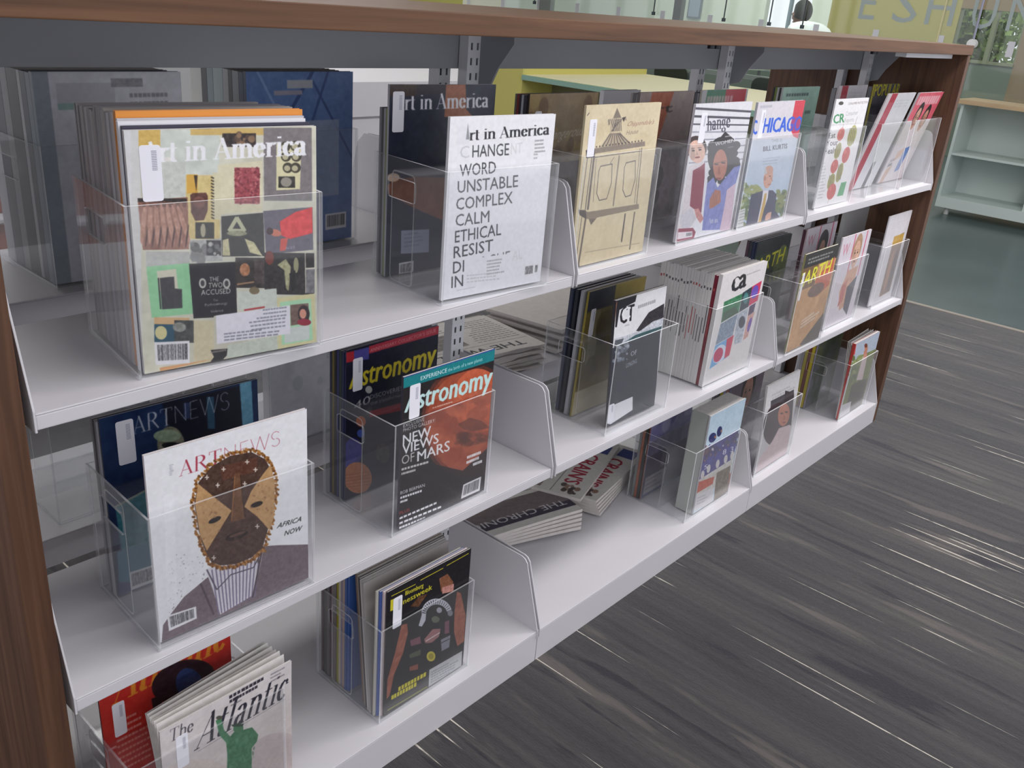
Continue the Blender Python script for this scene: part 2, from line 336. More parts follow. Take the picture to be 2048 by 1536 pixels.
    def face(s, cx, cy, r, skin, hair, ang=0, hl=1.0):
        """head with hair, eyes, nose and mouth"""
        d = tuple(int(c * .62) for c in skin); c_, s_ = math.cos(R(ang)), math.sin(R(ang))
        T = lambda x, y: (cx + (x * c_ - y * s_) * r, cy + (x * s_ + y * c_) * r)
        s.ell(*T(0, -.22), r * 1.02 * hl, r * 1.18 * hl, hair, ang, mot=.04); s.ell(*T(0, .12), r * .74, r * 1.02, skin, ang, mot=.05)
        s.ell(*T(-.42, .25), r * .26, r * .6, d, ang, al=.35)
        for e in (-.3, .3): s.ell(*T(e, 0), r * .14, r * .07, (40, 28, 26), ang); s.line([T(e - .17, -.18), T(e + .17, -.2)], 0.5, (50, 34, 30))
        s.poly([T(0, 0), T(.12, .42), T(-.1, .42)], d, al=.5); s.ell(*T(0, .64), r * .24, r * .08, (150, 60, 62), ang); s.line([T(-.22, .64), T(.22, .64)], .35, (90, 34, 36))
        return s
    def material(s, name, rough=0.32, yellow=0.0):
        a = s.a.reshape(s.H // 2, 2, s.W // 2, 2, 3).mean((1, 3)); h, w_ = a.shape[:2]
        for ax in (0, 1):                        # the print is soft
            a = (np.roll(a, 1, ax) + np.roll(a, -1, ax) + a * 2.2) / 4.2
        a = a + (s._noise(h, w_, 9)[:, :, None] - .5) * .035 + (s.rs.rand(h, w_, 1) - .5) * .03; a = np.clip(a, 0, 1)
        im = bpy.data.images.new(name, w_, h); px = np.ones((h, w_, 4), np.float32); px[:, :, :3] = a[::-1]
        im.pixels.foreach_set(px.ravel()); im.update(); im.pack()
        m = bpy.data.materials.new(name); m.use_nodes = True; nt = m.node_tree; b = nt.nodes['Principled BSDF']
        t = nt.nodes.new('ShaderNodeTexImage'); t.image = im; t.extension = 'EXTEND'; nt.links.new(t.outputs[0], b.inputs['Base Color'])
        b.inputs['Roughness'].default_value = rough; s.a = None; return m
# ------------------------------------------------------------------ setting
box('floor', (-3.2, -3.2, ZF - 0.05), (3.49, 7.0, ZF), CARPET)['kind'] = 'structure'
m_conc = mat('dark_concrete', rgb(84, 96, 98), 0.28, vary=0.16, vscale=1.6, bump=(60, 0.03))
q = MB(); q.box((3.52, -3.2, ZF - 0.05), (12.5, 12.0, ZF - 0.002)); q.build('floor', m_conc)['kind'] = 'structure'
box('trim_1', (3.49, -3.2, ZF - 0.05), (3.52, 12.0, ZF + 0.004), mat('floor_strip', rgb(150, 142, 134), 0.5))['kind'] = 'structure'
box('ceiling', (-3.2, -3.2, 1.96), (12.5, 12.0, 2.02), mat('ceiling_white', rgb(226, 226, 222), 0.9))['kind'] = 'structure'
m_cream = mat('cream_wall', rgb(232, 224, 192), 0.8); m_yel = mat('yellow_paint', rgb(206, 198, 112), 0.7)
m_pale = mat('pale_wall', rgb(226, 232, 220), 0.8); m_brown = mat('brown_wall', rgb(136, 114, 86), 0.7); m_olive = mat('olive_yellow_wall', rgb(164, 154, 92), 0.75)
m_murk = mat('grey_green_wall', rgb(104, 116, 106), 0.7)
# far wall behind the glass partition (x = 10), with a window opening between y 2.05 and 2.9
XW = 10.0
q = MB(); q.box((XW, -2, -0.84), (XW + 0.1, 12, -0.18), 0); q.box((XW, -2, -0.18), (XW + 0.1, 1.94, 1.96), 1); q.box((XW, 1.94, 0.71), (XW + 0.1, 2.62, 1.96), 1); q.box((XW, 1.94, -0.18), (XW + 0.1, 2.62, 0.17), 0)
q.box((XW, 2.62, -0.18), (XW + 0.1, 4.1, 1.96), 2); q.box((XW, 4.1, -0.18), (XW + 0.1, 4.35, 1.96), 3); q.box((XW, 4.35, 0.98), (XW + 0.1, 4.95, 1.96), 3)
q.box((XW, 4.95, -0.18), (XW + 0.1, 9.4, 1.96), 3); q.box((XW, 9.4, -0.18), (XW + 0.1, 12, 1.96), 4)
q.build('wall_far', [m_murk, m_brown, m_olive, m_pale, m_cream])['kind'] = 'structure'
q = MB()
for y in (1.94, 2.22, 2.60): q.box((XW + 0.02, y, 0.17), (XW + 0.08, y + (0.02 if y != 2.22 else 0.05), 0.71))
q.box((XW - 0.02, 1.94, 0.17), (XW + 0.08, 2.62, 0.20)); q.build('window_1', mat('green_window_frame', rgb(120, 126, 96), 0.5))['kind'] = 'structure'
q = MB(); q.box((XW + 0.02, 4.35, -0.18), (XW + 0.08, 4.95, -0.14)); q.box((XW + 0.02, 4.62, -0.14), (XW + 0.08, 4.65, 0.98)); q.build('window_2', mat('steel_frame', rgb(120, 140, 150), 0.4))['kind'] = 'structure'
# back wall behind the bookcase with tall windows (y = 6)
m_mull = mat('grey_mullion', rgb(120, 124, 130), 0.4)
q = MB(); q.box((-3.2, 6.4, -0.84), (5.2, 6.5, -0.30), 0); q.box((-3.2, 6.4, 1.3), (5.2, 6.5, 1.96), 0)
q.box((5.2, 6.4, -0.84), (6.1, 6.5, 1.96), 1); q.build('wall_back', [mat('window_wall_white', rgb(214, 214, 218), 0.8), m_yel])['kind'] = 'structure'
q = MB()
for i in range(12): q.box((-3.0 + i * 0.72, 6.40, -0.30), (-2.93 + i * 0.72, 6.48, 1.3))
q.build('window_3', m_mull)['kind'] = 'structure'
# greenery outside the far window: real trees
def tree(x, y, h, r, n, label, seed):
    rs = random.Random(seed); t = empty('tree', (x, y, ZF), 0, label, 'tree', 'trees outside the window')
    k = MB(); k.tube([(0, 0, 0), (0.05, 0.03, h * .4), (-.03, .05, h * .8)], [.09, .07, .03], 7); k.build('trunk', mat('bark', rgb(88, 76, 62), 0.9), t)
    k = MB()
    for i in range(n):
        a = Vector((rs.gauss(0, 1), rs.gauss(0, 1), rs.gauss(0, 1))).normalized() * r * rs.random() ** .4; c = Vector((0, 0, h * .72)) + Vector((a.x, a.y, a.z * 1.1))
        u = Vector((rs.gauss(0, 1), rs.gauss(0, 1), rs.gauss(0, 1))).normalized(); v = u.orthogonal().normalized(); s_ = 0.05 + rs.random() * 0.07
        k.add([c - u * s_, c + v * s_ * .5, c + u * s_, c - v * s_ * .5], [(0, 1, 2, 3)])
    k.build('foliage', mat('leaf_green_%d' % (seed % 2), rgb(150, 176, 96) if seed % 2 else rgb(104, 140, 78), 0.7), t)['kind'] = 'stuff'
tree(14.4, 4.1, 2.0, 0.8, 2600, 'leafy tree outside the window, left one, nearest the glass', 3)
tree(14.6, 2.3, 1.9, 0.8, 2600, 'leafy tree outside the window, right one', 4)
tree(18.0, 4.3, 2.6, 1.4, 3600, 'taller leafy tree outside the window, behind the other two', 5)
q = MB(); q.box((10.3, -4, ZF - .05), (30, 12, ZF)); tag(q.build('lawn', mat('lawn', rgb(120, 130, 84), 0.95)), kind='structure')

# glass partition with frit squares, rods and lettering
XG = 6.6
gp = empty('glass_partition', (XG, 0, ZF), 0); gp['kind'] = 'structure'; gp.name = 'wall_glass'
for y0, y1 in ((-1.5, 1.385), (1.405, 2.78), (2.80, 4.3), (4.32, 5.8), (5.82, 7.6)):
    box('pane', (0, y0, 0.80), (0.012, y1, 2.6), GLASS, gp)
m_frit = mat('white_frit', rgb(214, 214, 224), 0.5)
for i in range(16):
    yy = -0.42 + i * 0.516; k = MB(); k.box((-0.004, yy - .024, 1.155), (-0.0005, yy + .024, 1.265)); k.build('frit_square', m_frit, gp)
m_rod = mat('dark_steel_rod', rgb(70, 76, 80), 0.35, 0.8)
for yy in (1.395, 2.79, 4.31, 5.81, 3.55, 3.1):
    k = MB(); k.tube([(-0.03, yy, 1.25 if yy > 1.5 else 1.24), (-0.03, yy, 2.7)], 0.006 if yy > 1.5 else 0.009, 8)
    k.tube([(-0.03, yy, 1.22), (-0.03, yy, 1.25)], [0.018, 0.018], 10); k.build('tension_rod', m_rod if yy > 1.5 else mat('lilac_steel', rgb(150, 150, 170), .3, .5), gp)
k = MB(); k.tube([(-0.06, 1.395, 1.225), (-0.005, 1.395, 1.225)], 0.034, 16); k.build('clamp_disc', mat('white_disc', rgb(236, 236, 238), 0.4), gp)
k = MB(); k.box((-0.01, 1.66, 0.80), (0.02, 1.672, 2.6)); k.build('joint_strip', mat('pale_joint', rgb(214, 206, 160), 0.3), gp)
k = MB(); k.box((-0.02, 4.02, 0.80), (0.05, 4.10, 2.6)); k.box((-0.02, 5.60, 0.80), (0.05, 5.75, 2.6)); k.build('glass_post', mat('grey_post', rgb(138, 142, 146), 0.4), gp)
k = MB(); k.box((-0.02, -1.5, 0.76), (0.03, 7.6, 0.80)); k.build('bottom_rail', mat('rail_grey', rgb(150, 160, 156), 0.4), gp)
m_let = mat('frosted_letter', rgb(168, 178, 180), 0.5)
for st, yl, wd in (('E', 2.335, .13), ('S', 2.06, .19), ('H', 1.80, .21), ('U', 1.46, .17), ('N', 1.20, .19)):
    V, T = text_tris(st, -0.012); k = MB(); k.add([(-0.003, yl - x * wd, 1.335 + y * 0.27) for x, y in V], [tuple(int(i) for i in t) for t in T]); k.build('letter', m_let, gp)

# low open cabinet in front of the glass, running away to the right
cb = empty('low_cabinet', (6.2, 1.25, ZF), 0, 'low pale open shelving cabinet with wooden top under the glass wall', 'cabinet')
m_cab = mat('pale_green_white', rgb(198, 210, 206), 0.4)
box('wood_top', (-0.03, -2.6, 0.815), (0.40, 0.04, 0.845), wood_mat('cabinet_wood', rgb(176, 150, 118), rgb(204, 178, 142), 1), cb)
box('side_panel', (0, -0.02, 0.055), (0.38, 0, 0.815), m_cab, cb)
box('back_panel', (0.36, -2.6, 0.055), (0.38, -0.02, 0.815), m_cab, cb)
box('bottom_panel', (0, -2.6, 0.055), (0.36, -0.02, 0.135), m_cab, cb)
for yy in (-0.62, -1.24, -1.86, -2.48): box('divider', (0.01, yy, 0.135), (0.36, yy + 0.018, 0.815), m_cab, cb)
for yy in (-0.62, -1.24, -1.86): box('shelf', (0.012, yy + .018 if yy > -.7 else yy + .018, 0.445), (0.36, yy + 0.60, 0.462), m_cab, cb)
for yy in (-0.08, -1.2, -2.3):
    k = MB(); k.tube([(0.05, yy, 0), (0.05, yy, 0.055)], 0.018, 10); k.build('foot', mat('foot_grey', rgb(190, 192, 190), 0.4), cb)

# counter seen under the canopy
ct = empty('counter', (4.0, 2.9, ZF), 0, 'long service counter with cream top and green glass edge, seen under the canopy', 'counter')
box('counter_top', (0.02, -1.2, 0.735), (1.6, 0.75, 0.76), m_cream, ct); box('glass_edge', (-0.01, -1.2, 0.725), (0.02, 0.75, 0.76), mat('green_glass_edge', rgb(140, 176, 160), 0.2), ct)
box('front_panel', (0.35, -1.2, 0.0), (0.40, 0.75, 0.735), mat('olive_panel', rgb(132, 130, 98), 0.6), ct)
box('end_panel', (0.0, 0.75, 0.0), (1.6, 1.22, 1.0), m_yel, ct)
k = MB(); k.tube([(0.05, -0.05, 0), (0.05, -0.05, 0.725)], 0.02, 10); k.build('counter_leg', mat('leg_white', rgb(210, 210, 206), 0.4), ct)
def chair(x, y, rz, label, col):
    t = empty('chair', (x, y, ZF), rz, label, 'chair'); m = mat('chair_' + col[0], col[1], 0.5); ml = mat('chair_leg', rgb(120, 122, 124), 0.3, 0.7)
    k = MB(); k.prism(rrect(-.21, -.2, .21, .2, .06), lambda u, v, d: (u, v, .44 + d), .035); k.build('seat', m, t, bevel=.006)
    k = MB(); k.prism(rrect(-.2, .52, .2, .84, .07), lambda u, v, d: (u, .19 + d + (v - .5) * .18, v), .025); k.build('backrest', m, t, bevel=.006)
    for sx in (-1, 1):
        for sy in (-1, 1):
            k = MB(); k.tube([(sx * .2, sy * .19, 0), (sx * .17, sy * .16, .44)], .011, 8); k.build('leg', ml, t)
        k = MB(); k.tube([(sx * .17, .17, .44), (sx * .17, .215, .6)], .01, 8); k.build('back_support', ml, t)
chair(6.15, 3.55, R(80), 'dark chair behind the cream counter, nearer the yellow end', ('dark', rgb(58, 66, 64)))
chair(6.1, 2.6, R(95), 'dark chair behind the cream counter, farther from the yellow end', ('dark', rgb(58, 66, 64)))
chair(7.6, 5.6, R(80), 'tall dark green chair behind the glass wall', ('green', rgb(52, 66, 60)))
box_t = empty('table', (9.1, 4.62, ZF), R(-110), 'pale table against the far wall in front of the seated person', 'table')
k = MB(); k.prism(rrect(-.35, -.6, .35, .6, .04), lambda u, v, d: (u, v, .72 + d), .03); k.build('table_top', m_pale, box_t)
for sx in (-1, 1):
    for sy in (-1, 1):
        k = MB(); k.tube([(sx * .3, sy * .52, 0), (sx * .3, sy * .52, .72)], .018, 8); k.build('leg', mat('chair_leg'), box_t)
# wall-mounted screen on the pale wall behind the glass
sn = empty('wall_screen', (9.98, 5.95, 0.36), 0, 'small blue-grey framed panel on the pale wall left of the person', 'panel')
box('frame', (-0.02, -0.10, 0), (0.0, 0.10, 0.34), mat('screen_frame', rgb(120, 130, 140), 0.4), sn); box('face', (-0.024, -0.08, 0.02), (-0.02, 0.08, 0.32), mat('screen_face', rgb(150, 164, 180), 0.3), sn)

# white display unit and dark red cabinet beyond the back of the bookcase
du = empty('display_unit', (1.75, 2.2, ZF), 0, 'white display unit beyond the bookcase, seen right of the blue journal', 'cabinet')
box('body', (-0.55, 0, 0), (0.35, 0.45, 0.76), WHITE, du); k = MB(); k.prism([(-.02, .90), (.47, .97), (.47, .76), (-.02, .76)], lambda u, v, d: (-.55 + d, u, v), .9); k.build('sloped_top', WHITE, du)
for i, xx in enumerate((-0.45, -0.15, 0.15)): box('post', (xx, .42, .9), (xx + .04, .46, 1.5), m_mull, du)
rc = empty('red_brown_cabinet', (-0.25, 1.9, ZF), 0, 'red-brown wooden cabinet behind the bookcase, at the left edge', 'cabinet')
box('body', (-0.9, 0, 0), (0.16, 0.4, 0.735), wood_mat('red_wood', rgb(128, 74, 56), rgb(156, 94, 72), 0), rc); box('worktop', (-0.92, -0.02, 0.735), (0.18, 0.42, 0.77), WHITE, rc)
k = MB(); k.tube([(-0.9, -0.04, 0.575), (0.14, -0.04, 0.575)], 0.016, 10); k.box((-.4, -.04, .57), (-.38, 0.0, .58)); k.build('bar_handle', WHITE, rc)

# ------------------------------------------------------------------ the double-faced bookcase
bc = empty('bookcase', (0.457, 0.31, ZF), 0, 'long double-faced white steel bookcase with brown wood canopy and end panels', 'bookcase')
def P_(o): o.parent = bc; o.location = Vector(o.location) - Vector(bc.location); return o
XL, XR, YB = -0.919, 1.834, 0.628
P_(box('wood_canopy', (XL - 0.032, -0.006, 0.3845), (XR + 0.030, YB, 0.4125), WOODX, bevel=0.0015))
P_(box('end_panel', (XL - 0.030, -0.004, ZF), (XL, YB - .002, 0.3845), WOODZ, bevel=0.0015))
P_(box('end_panel', (XR, -0.004, ZF), (XR + 0.028, YB - .002, 0.3845), WOODZ, bevel=0.0015))
for i in range(3):
    x0, x1 = -S + i * S + .02, i * S - .02
    P_(box('canopy_rail', (x0 - .019, 0.300, 0.311), (x1 + .019, 0.312, 0.3845), RAIL, bevel=0.001))
def slotted(x, y, z0, z1, name='upright'):
    k = MB(); w2 = .017; n = int((z1 - z0) / .0254)
    us = [-w2, -.010, -.005, .005, .010, w2]
    for c in range(5):
        if c in (1, 3):
            for r in range(n):
                a = z0 + r * .0254; k.box((us[c], 0, a), (us[c + 1], .002, a + .0134))
            k.box((us[c], 0, z0 + n * .0254), (us[c + 1], .002, z1))
        else: k.box((us[c], 0, z0), (us[c + 1], .002, z1))
    k.box((-w2, .002, z0), (-w2 + .002, .022, z1)); k.box((w2 - .002, .002, z0), (w2, .022, z1)); k.box((-w2 + .002, .0205, z0), (w2 - .002, .022, z1), 1)
    return P_(k.build(name, [GREYW, mat('post_inside', rgb(150, 152, 158), .6)], loc=(x, y, 0)))
for i in range(4):
    xx = -S + i * S + (.018 if i == 0 else -.012 if i == 3 else 0)
    slotted(xx, 0.276, ZC + .002, 0.3845); o = slotted(xx, 0.352, ZC + .002, 0.3845)
    k = MB(); k.prism([(.0, .3845), (.078, .3845), (.080, .362), (.045, .318), (.028, .285), (0, .278)], lambda u, v, d: (xx + .014 + d, .276 - u, v), .004)
    k.box((xx + .014, .276 - .082, .379), (xx + .03, .276, .3845)); P_(k.build('canopy_bracket', RAIL))
k = MB(); k.box((1.42, 0.03, 0.371), (1.80, 0.06, 0.3845)); P_(k.build('canopy_angle', GREYW))
for xx in (.372, 1.16):
    k = MB()
    for dx in (0, .022): k.tube([(xx + dx, .02, .3845), (xx + dx, .02, .377)], .007, 10)
    P_(k.build('screw_pair', mat('black_screw', rgb(40, 40, 46), 0.3, 0.5)))
def shelf(i, z, back=False):
    x0, x1 = -S + i * S + .004, i * S - .004
    y0, y1 = (0.0, 0.268) if not back else (0.352 + .004, 0.622)
    k = MB(); k.box((x0 + .003, y0, z - .0025), (x1 - .003, y1, z)); f = y0 if not back else y1 - .003
    k.box((x0 + .003, f, z - .019), (x1 - .003, f + .003, z - .0025)); g = y1 - .003 if not back else y0
    k.box((x0 + .003, g, z - (.024 if not back else .05)), (x1 - .003, g + .003, z - .0025)); k.box((x0 + .003, y0 + .003, z - .019), (x1 - .003, y0 + .02, z - .017))
    P_(k.build('shelf', WHITE, bevel=0.0012))
    for xx in (x0, x1 - .0025):
        H = .157
        if not back: pts = [(-.002, -.021), (.262, -.021), (.262, H), (.052, H), (.043, H - .003), (.036, H - .011), (.033, H - .022), (-.002, .004)]
        else: pts = [(.626, -.021), (.626, .004), (.591, H - .02), (.57, H), (.362, H), (.362, -.021)]
        k = MB(); k.prism(pts, lambda u, v, d: (xx + d, u, z + v), .0025); P_(k.build('shelf_bracket', WHITE, bevel=0.0006))
for i in range(3):
    for z in (0.0, ZB):
        shelf(i, z); shelf(i, z, True)
    x0, x1 = -S + i * S + .001, i * S - .001
    if i == 0: x0 = XL + .001
    if i == 2: x1 = XR - .001
    k = MB(); k.box((x0, -.006, ZC - .003), (x1, YB - .008, ZC)); k.box((x0, -.006, ZF), (x1, -.003, ZC - .003)); k.box((x0, YB - .011, ZF), (x1, YB - .008, ZC - .003))
    P_(k.build('base_shelf', WHITE, bevel=0.001))
    for xx in (-S + i * S + .003, i * S - .0055):
        H = .157; pts = [(-.008, -.016), (.262, -.016), (.262, H), (.052, H), (.043, H - .003), (.036, H - .011), (.033, H - .022), (-.008, .002)]
        k = MB(); k.prism(pts, lambda u, v, d: (xx + d, u, ZC + v), .0025); P_(k.build('shelf_bracket', WHITE, bevel=0.0006))

# ------------------------------------------------------------------ acrylic holders
def holed_panel(k, W_, H_, T_, hole, fn):
    """rectangle W x H with a rounded hole (x0,y0,x1,y1), thickness T; fn(u,v,t)->xyz; faces clear (0), edges bright (1)"""
    O = [(W_, 0), (W_, H_), (0, H_), (0, 0)]; Hh = rrect(*hole, .006, 3); n = 4
    V = []; F = []; M_ = []
    for t in (0, T_): V += [fn(u, v, t) for u, v in O] + [fn(u, v, t) for u, v in Hh]
    N = 4 + len(Hh)
    for c in range(4):
        for j in range(3): F.append((c, 4 + c * 4 + j, 4 + c * 4 + j + 1)); M_.append(0)
        nc = (c + 1) % 4; F.append((c, 4 + c * 4 + 3, 4 + nc * 4, nc)); M_.append(0)
    F += [tuple(N + i for i in reversed(f)) for f in F]; M_ += [0] * (len(M_))
    for c in range(4): F.append((c, (c + 1) % 4, N + (c + 1) % 4, N + c)); M_.append(1)
    L_ = len(Hh)
    for j in range(L_): F.append((4 + j, N + 4 + j, N + 4 + (j + 1) % L_, 4 + (j + 1) % L_)); M_.append(1)
    k.add(V, F, M_)
FRAME = [0.0, 0.0, 0.0]                      # turning point and turn of a holder with what stands in it
def placed(x, y):
    ox, oy, a = FRAME; c, s_ = math.cos(a), math.sin(a); return ox + (x - ox) * c - (y - oy) * s_, oy + (x - ox) * s_ + (y - oy) * c
def turn(x, y, deg): FRAME[:] = [x, y, R(deg)]
HCACHE = {}
def holder(x, y, row, label, wd=.226, dp=.180, h=.200, back=False, spacer=True, sy=(.083, .142)):
    z = ROW[row]; t = .003; key = (wd, dp, h)
    e = empty('magazine_holder', (*placed(x, y), z + .0005), FRAME[2], label, 'holder', 'clear acrylic magazine holders')
    if key not in HCACHE:
        k = MB(); hl = (dp * .42, .138, dp * .80, .170)
        holed_panel(k, dp, h, t, hl, lambda u, v, d: (d, u, v)); holed_panel(k, dp, h, t, hl, lambda u, v, d: (wd - t + d, u, v))
        def slab(a, b, axis):
            x0, y0, z0 = a; x1, y1, z1 = b; mi = [1] * 6
            for f in {0: (5, 3), 1: (2, 4), 2: (0, 1)}[axis]: mi[f] = 0
            k.box(a, b, mi)
        slab((t + .0004, 0, 0), (wd - t - .0004, t, h), 1); slab((t + .0004, dp - t, 0), (wd - t - .0004, dp, h), 1); slab((t + .0004, t + .0004, 0), (wd - t - .0004, dp - t - .0004, t), 2)
        m1 = k.mesh('holder_box', [ACR, ACE])
        k = MB(); a = rrect(0, 0, .059, .176, .009); b = rrect(.0025, .0025, .0565, .1735, .0065); n = len(a)
        V = [(0, u, v) for u, v in a] + [(0, u, v) for u, v in b] + [(wd - .012, u, v) for u, v in a] + [(wd - .012, u, v) for u, v in b]; F = []; M_ = []
        for i in range(n):
            j = (i + 1) % n; F += [(i, n + i, n + j, j), (2 * n + i, 2 * n + j, 3 * n + j, 3 * n + i), (i, j, 2 * n + j, 2 * n + i), (n + i, 3 * n + i, 3 * n + j, n + j)]; M_ += [1, 1, 0, 0]
        k.add(V, F, M_); m2 = k.mesh('holder_spacer', [ACR, ACE]); HCACHE[key] = (m1, m2)
    m1, m2 = HCACHE[key]; link('acrylic_box', m1, e)
    if spacer: link('spacer_loop', m2, e, (.006, sy[0], .0035))
    return e

# ------------------------------------------------------------------ magazines
def slabgrid(k, x0, x1, y0, y1, z0, z1, nx, nz, D, front=0, other=1, uvs=False):
    """slab of width x, height z, thickness y, deformed by D; the front (y0) face uses material front and the full uv square"""
    V = []; 
    for y in (y0, y1):
        for j in range(nz + 1):
            for i in range(nx + 1): V.append(D(x0 + (x1 - x0) * i / nx, y, z0 + (z1 - z0) * j / nz))
    n = (nx + 1) * (nz + 1); F = []; M_ = []; U = []; I = lambda i, j, s: s * n + j * (nx + 1) + i
    for j in range(nz):
        for i in range(nx):
            F.append((I(i, j, 0), I(i + 1, j, 0), I(i + 1, j + 1, 0), I(i, j + 1, 0))); M_.append(front); U.append([(i / nx, j / nz), ((i + 1) / nx, j / nz), ((i + 1) / nx, (j + 1) / nz), (i / nx, (j + 1) / nz)] if uvs else None)
            F.append((I(i, j, 1), I(i, j + 1, 1), I(i + 1, j + 1, 1), I(i + 1, j, 1))); M_.append(other); U.append(None)
    for i in range(nx):
        F += [(I(i, 0, 0), I(i, 0, 1), I(i + 1, 0, 1), I(i + 1, 0, 0)), (I(i, nz, 0), I(i + 1, nz, 0), I(i + 1, nz, 1), I(i, nz, 1))]; M_ += [other] * 2; U += [None] * 2
    for j in range(nz):
        F += [(I(0, j, 0), I(0, j + 1, 0), I(0, j + 1, 1), I(0, j, 1)), (I(nx, j, 0), I(nx, j, 1), I(nx, j + 1, 1), I(nx, j + 1, 0))]; M_ += [other] * 2; U += [None] * 2
    k.add(V, F, M_, U)
def colmat(c, rough=0.4):
    n = 'print_%d_%d_%d' % tuple(c); return mat(n, rgb(*c), rough)
def mag(label, x, y, row, w=.21, h=.275, t=.006, tex=None, col=(200, 200, 200), spine=None, lean=0.0, shear=0.0, curl=0.0, bow=0.0, rz=0.0, sticker=None, group=None, cat='magazine', z=None, name='magazine', fan=0.0, pages=None):
    e = empty(name, (*placed(x, y), (ROW[row] if z is None else z) + .0042), rz + FRAME[2], label, cat, group)
    def D(px, d, pz):
        f = pz / h; return (px + shear * pz, d * (1 + fan * f * f) + lean * pz + curl * f * f + bow * math.sin(math.pi * px / w), pz)
    bent = bool(curl or bow or fan); nx, nz = (8 if bow else 1), (10 if (curl or fan) else 1)
    c = .0004; k = MB()
    slabgrid(k, 0, w, 0, c, 0, h, nx, nz, D, 0, 1, tex is not None)
    slabgrid(k, 0, w, t - c, t, 0, h, nx, nz, D, 1, 1)
    slabgrid(k, 0, c, c, t - c, 0, h, 1, nz, D, 1, 1)
    k.build('cover', [tex or colmat(col), colmat(spine or col)], e)
    k = MB(); slabgrid(k, c + .0002, w - .0012, c + .0001, t - c - .0001, .0008, h - .0008, nx, nz, D, 0, 0); k.build('page_block', pages or PAPER, e)
    if sticker:
        sx, sz, sw, sh = sticker  # left, top distance from cover top, width, height
        q = MB(); P = rrect(sx, h - sz - sh, sx + sw, h - sz, .003, 3); q.prism(P, lambda u, v, d: D(u, -.0004 + d, v), .00035); o = q.build('library_label', STICK, e)
        q = MB(); ux = sx + sw * .55
        for i in range(12): q.add([D(ux, -.0006, h - sz - sh * (.1 + i * .03)), D(ux + sw * .25, -.0006, h - sz - sh * (.1 + i * .03)), D(ux + sw * .25, -.0006, h - sz - sh * (.112 + i * .03)), D(ux, -.0006, h - sz - sh * (.112 + i * .03))], [(3, 2, 1, 0)])
        q.build('printed_code', mat('code_grey', rgb(150, 150, 170), .5), o)
    return e
def splay(e, w, h, t, n, gap, curl=0.0, power=2.0, m=None):
    '''loose inner pages fanning out behind the cover, each a sheet of its own'''
    for i in range(n):
        k = MB(); gg = gap * (i + 1)
        slabgrid(k, .002, w - .003 - .0008 * i, t, t + .0007, .004, h - .002 + .0015 * math.sin(i * 2.1), 4, 10, lambda a, d, z: (a, d + .0009 * i + (gg * (.75 + .5 * a / w) + curl) * (z / h) ** power, z), 0, 0)
        k.build('loose_pages', PAPER, e)
def stack(labels, x, ys, row, w, h, seed, cols, group, t=None, jitter=.002, lean=0.0):
    """back issues standing behind one another, each a magazine of its own; ys = list of front positions"""
    rs = random.Random(seed); protos = {}
    for n, y in enumerate(ys):
        tt = (ys[n + 1] - y if n + 1 < len(ys) else (ys[-1] - ys[-2])) - .0006; c = cols[n % len(cols)]
        key = (c, round(tt, 4))
        px = x + rs.uniform(-jitter, jitter)
        if key in protos:
            r = protos[key].copy(); COL.objects.link(r); r.location = (px, y, ROW[row] + .0042)
            for ch in protos[key].children:
                c2 = ch.copy(); COL.objects.link(c2); c2.parent = r
            r['label'] = labels
        else:
            r = mag(labels, px, y, row, w, h - (rs.random() * .004), tt, None, c, group=group, lean=lean); protos[key] = r
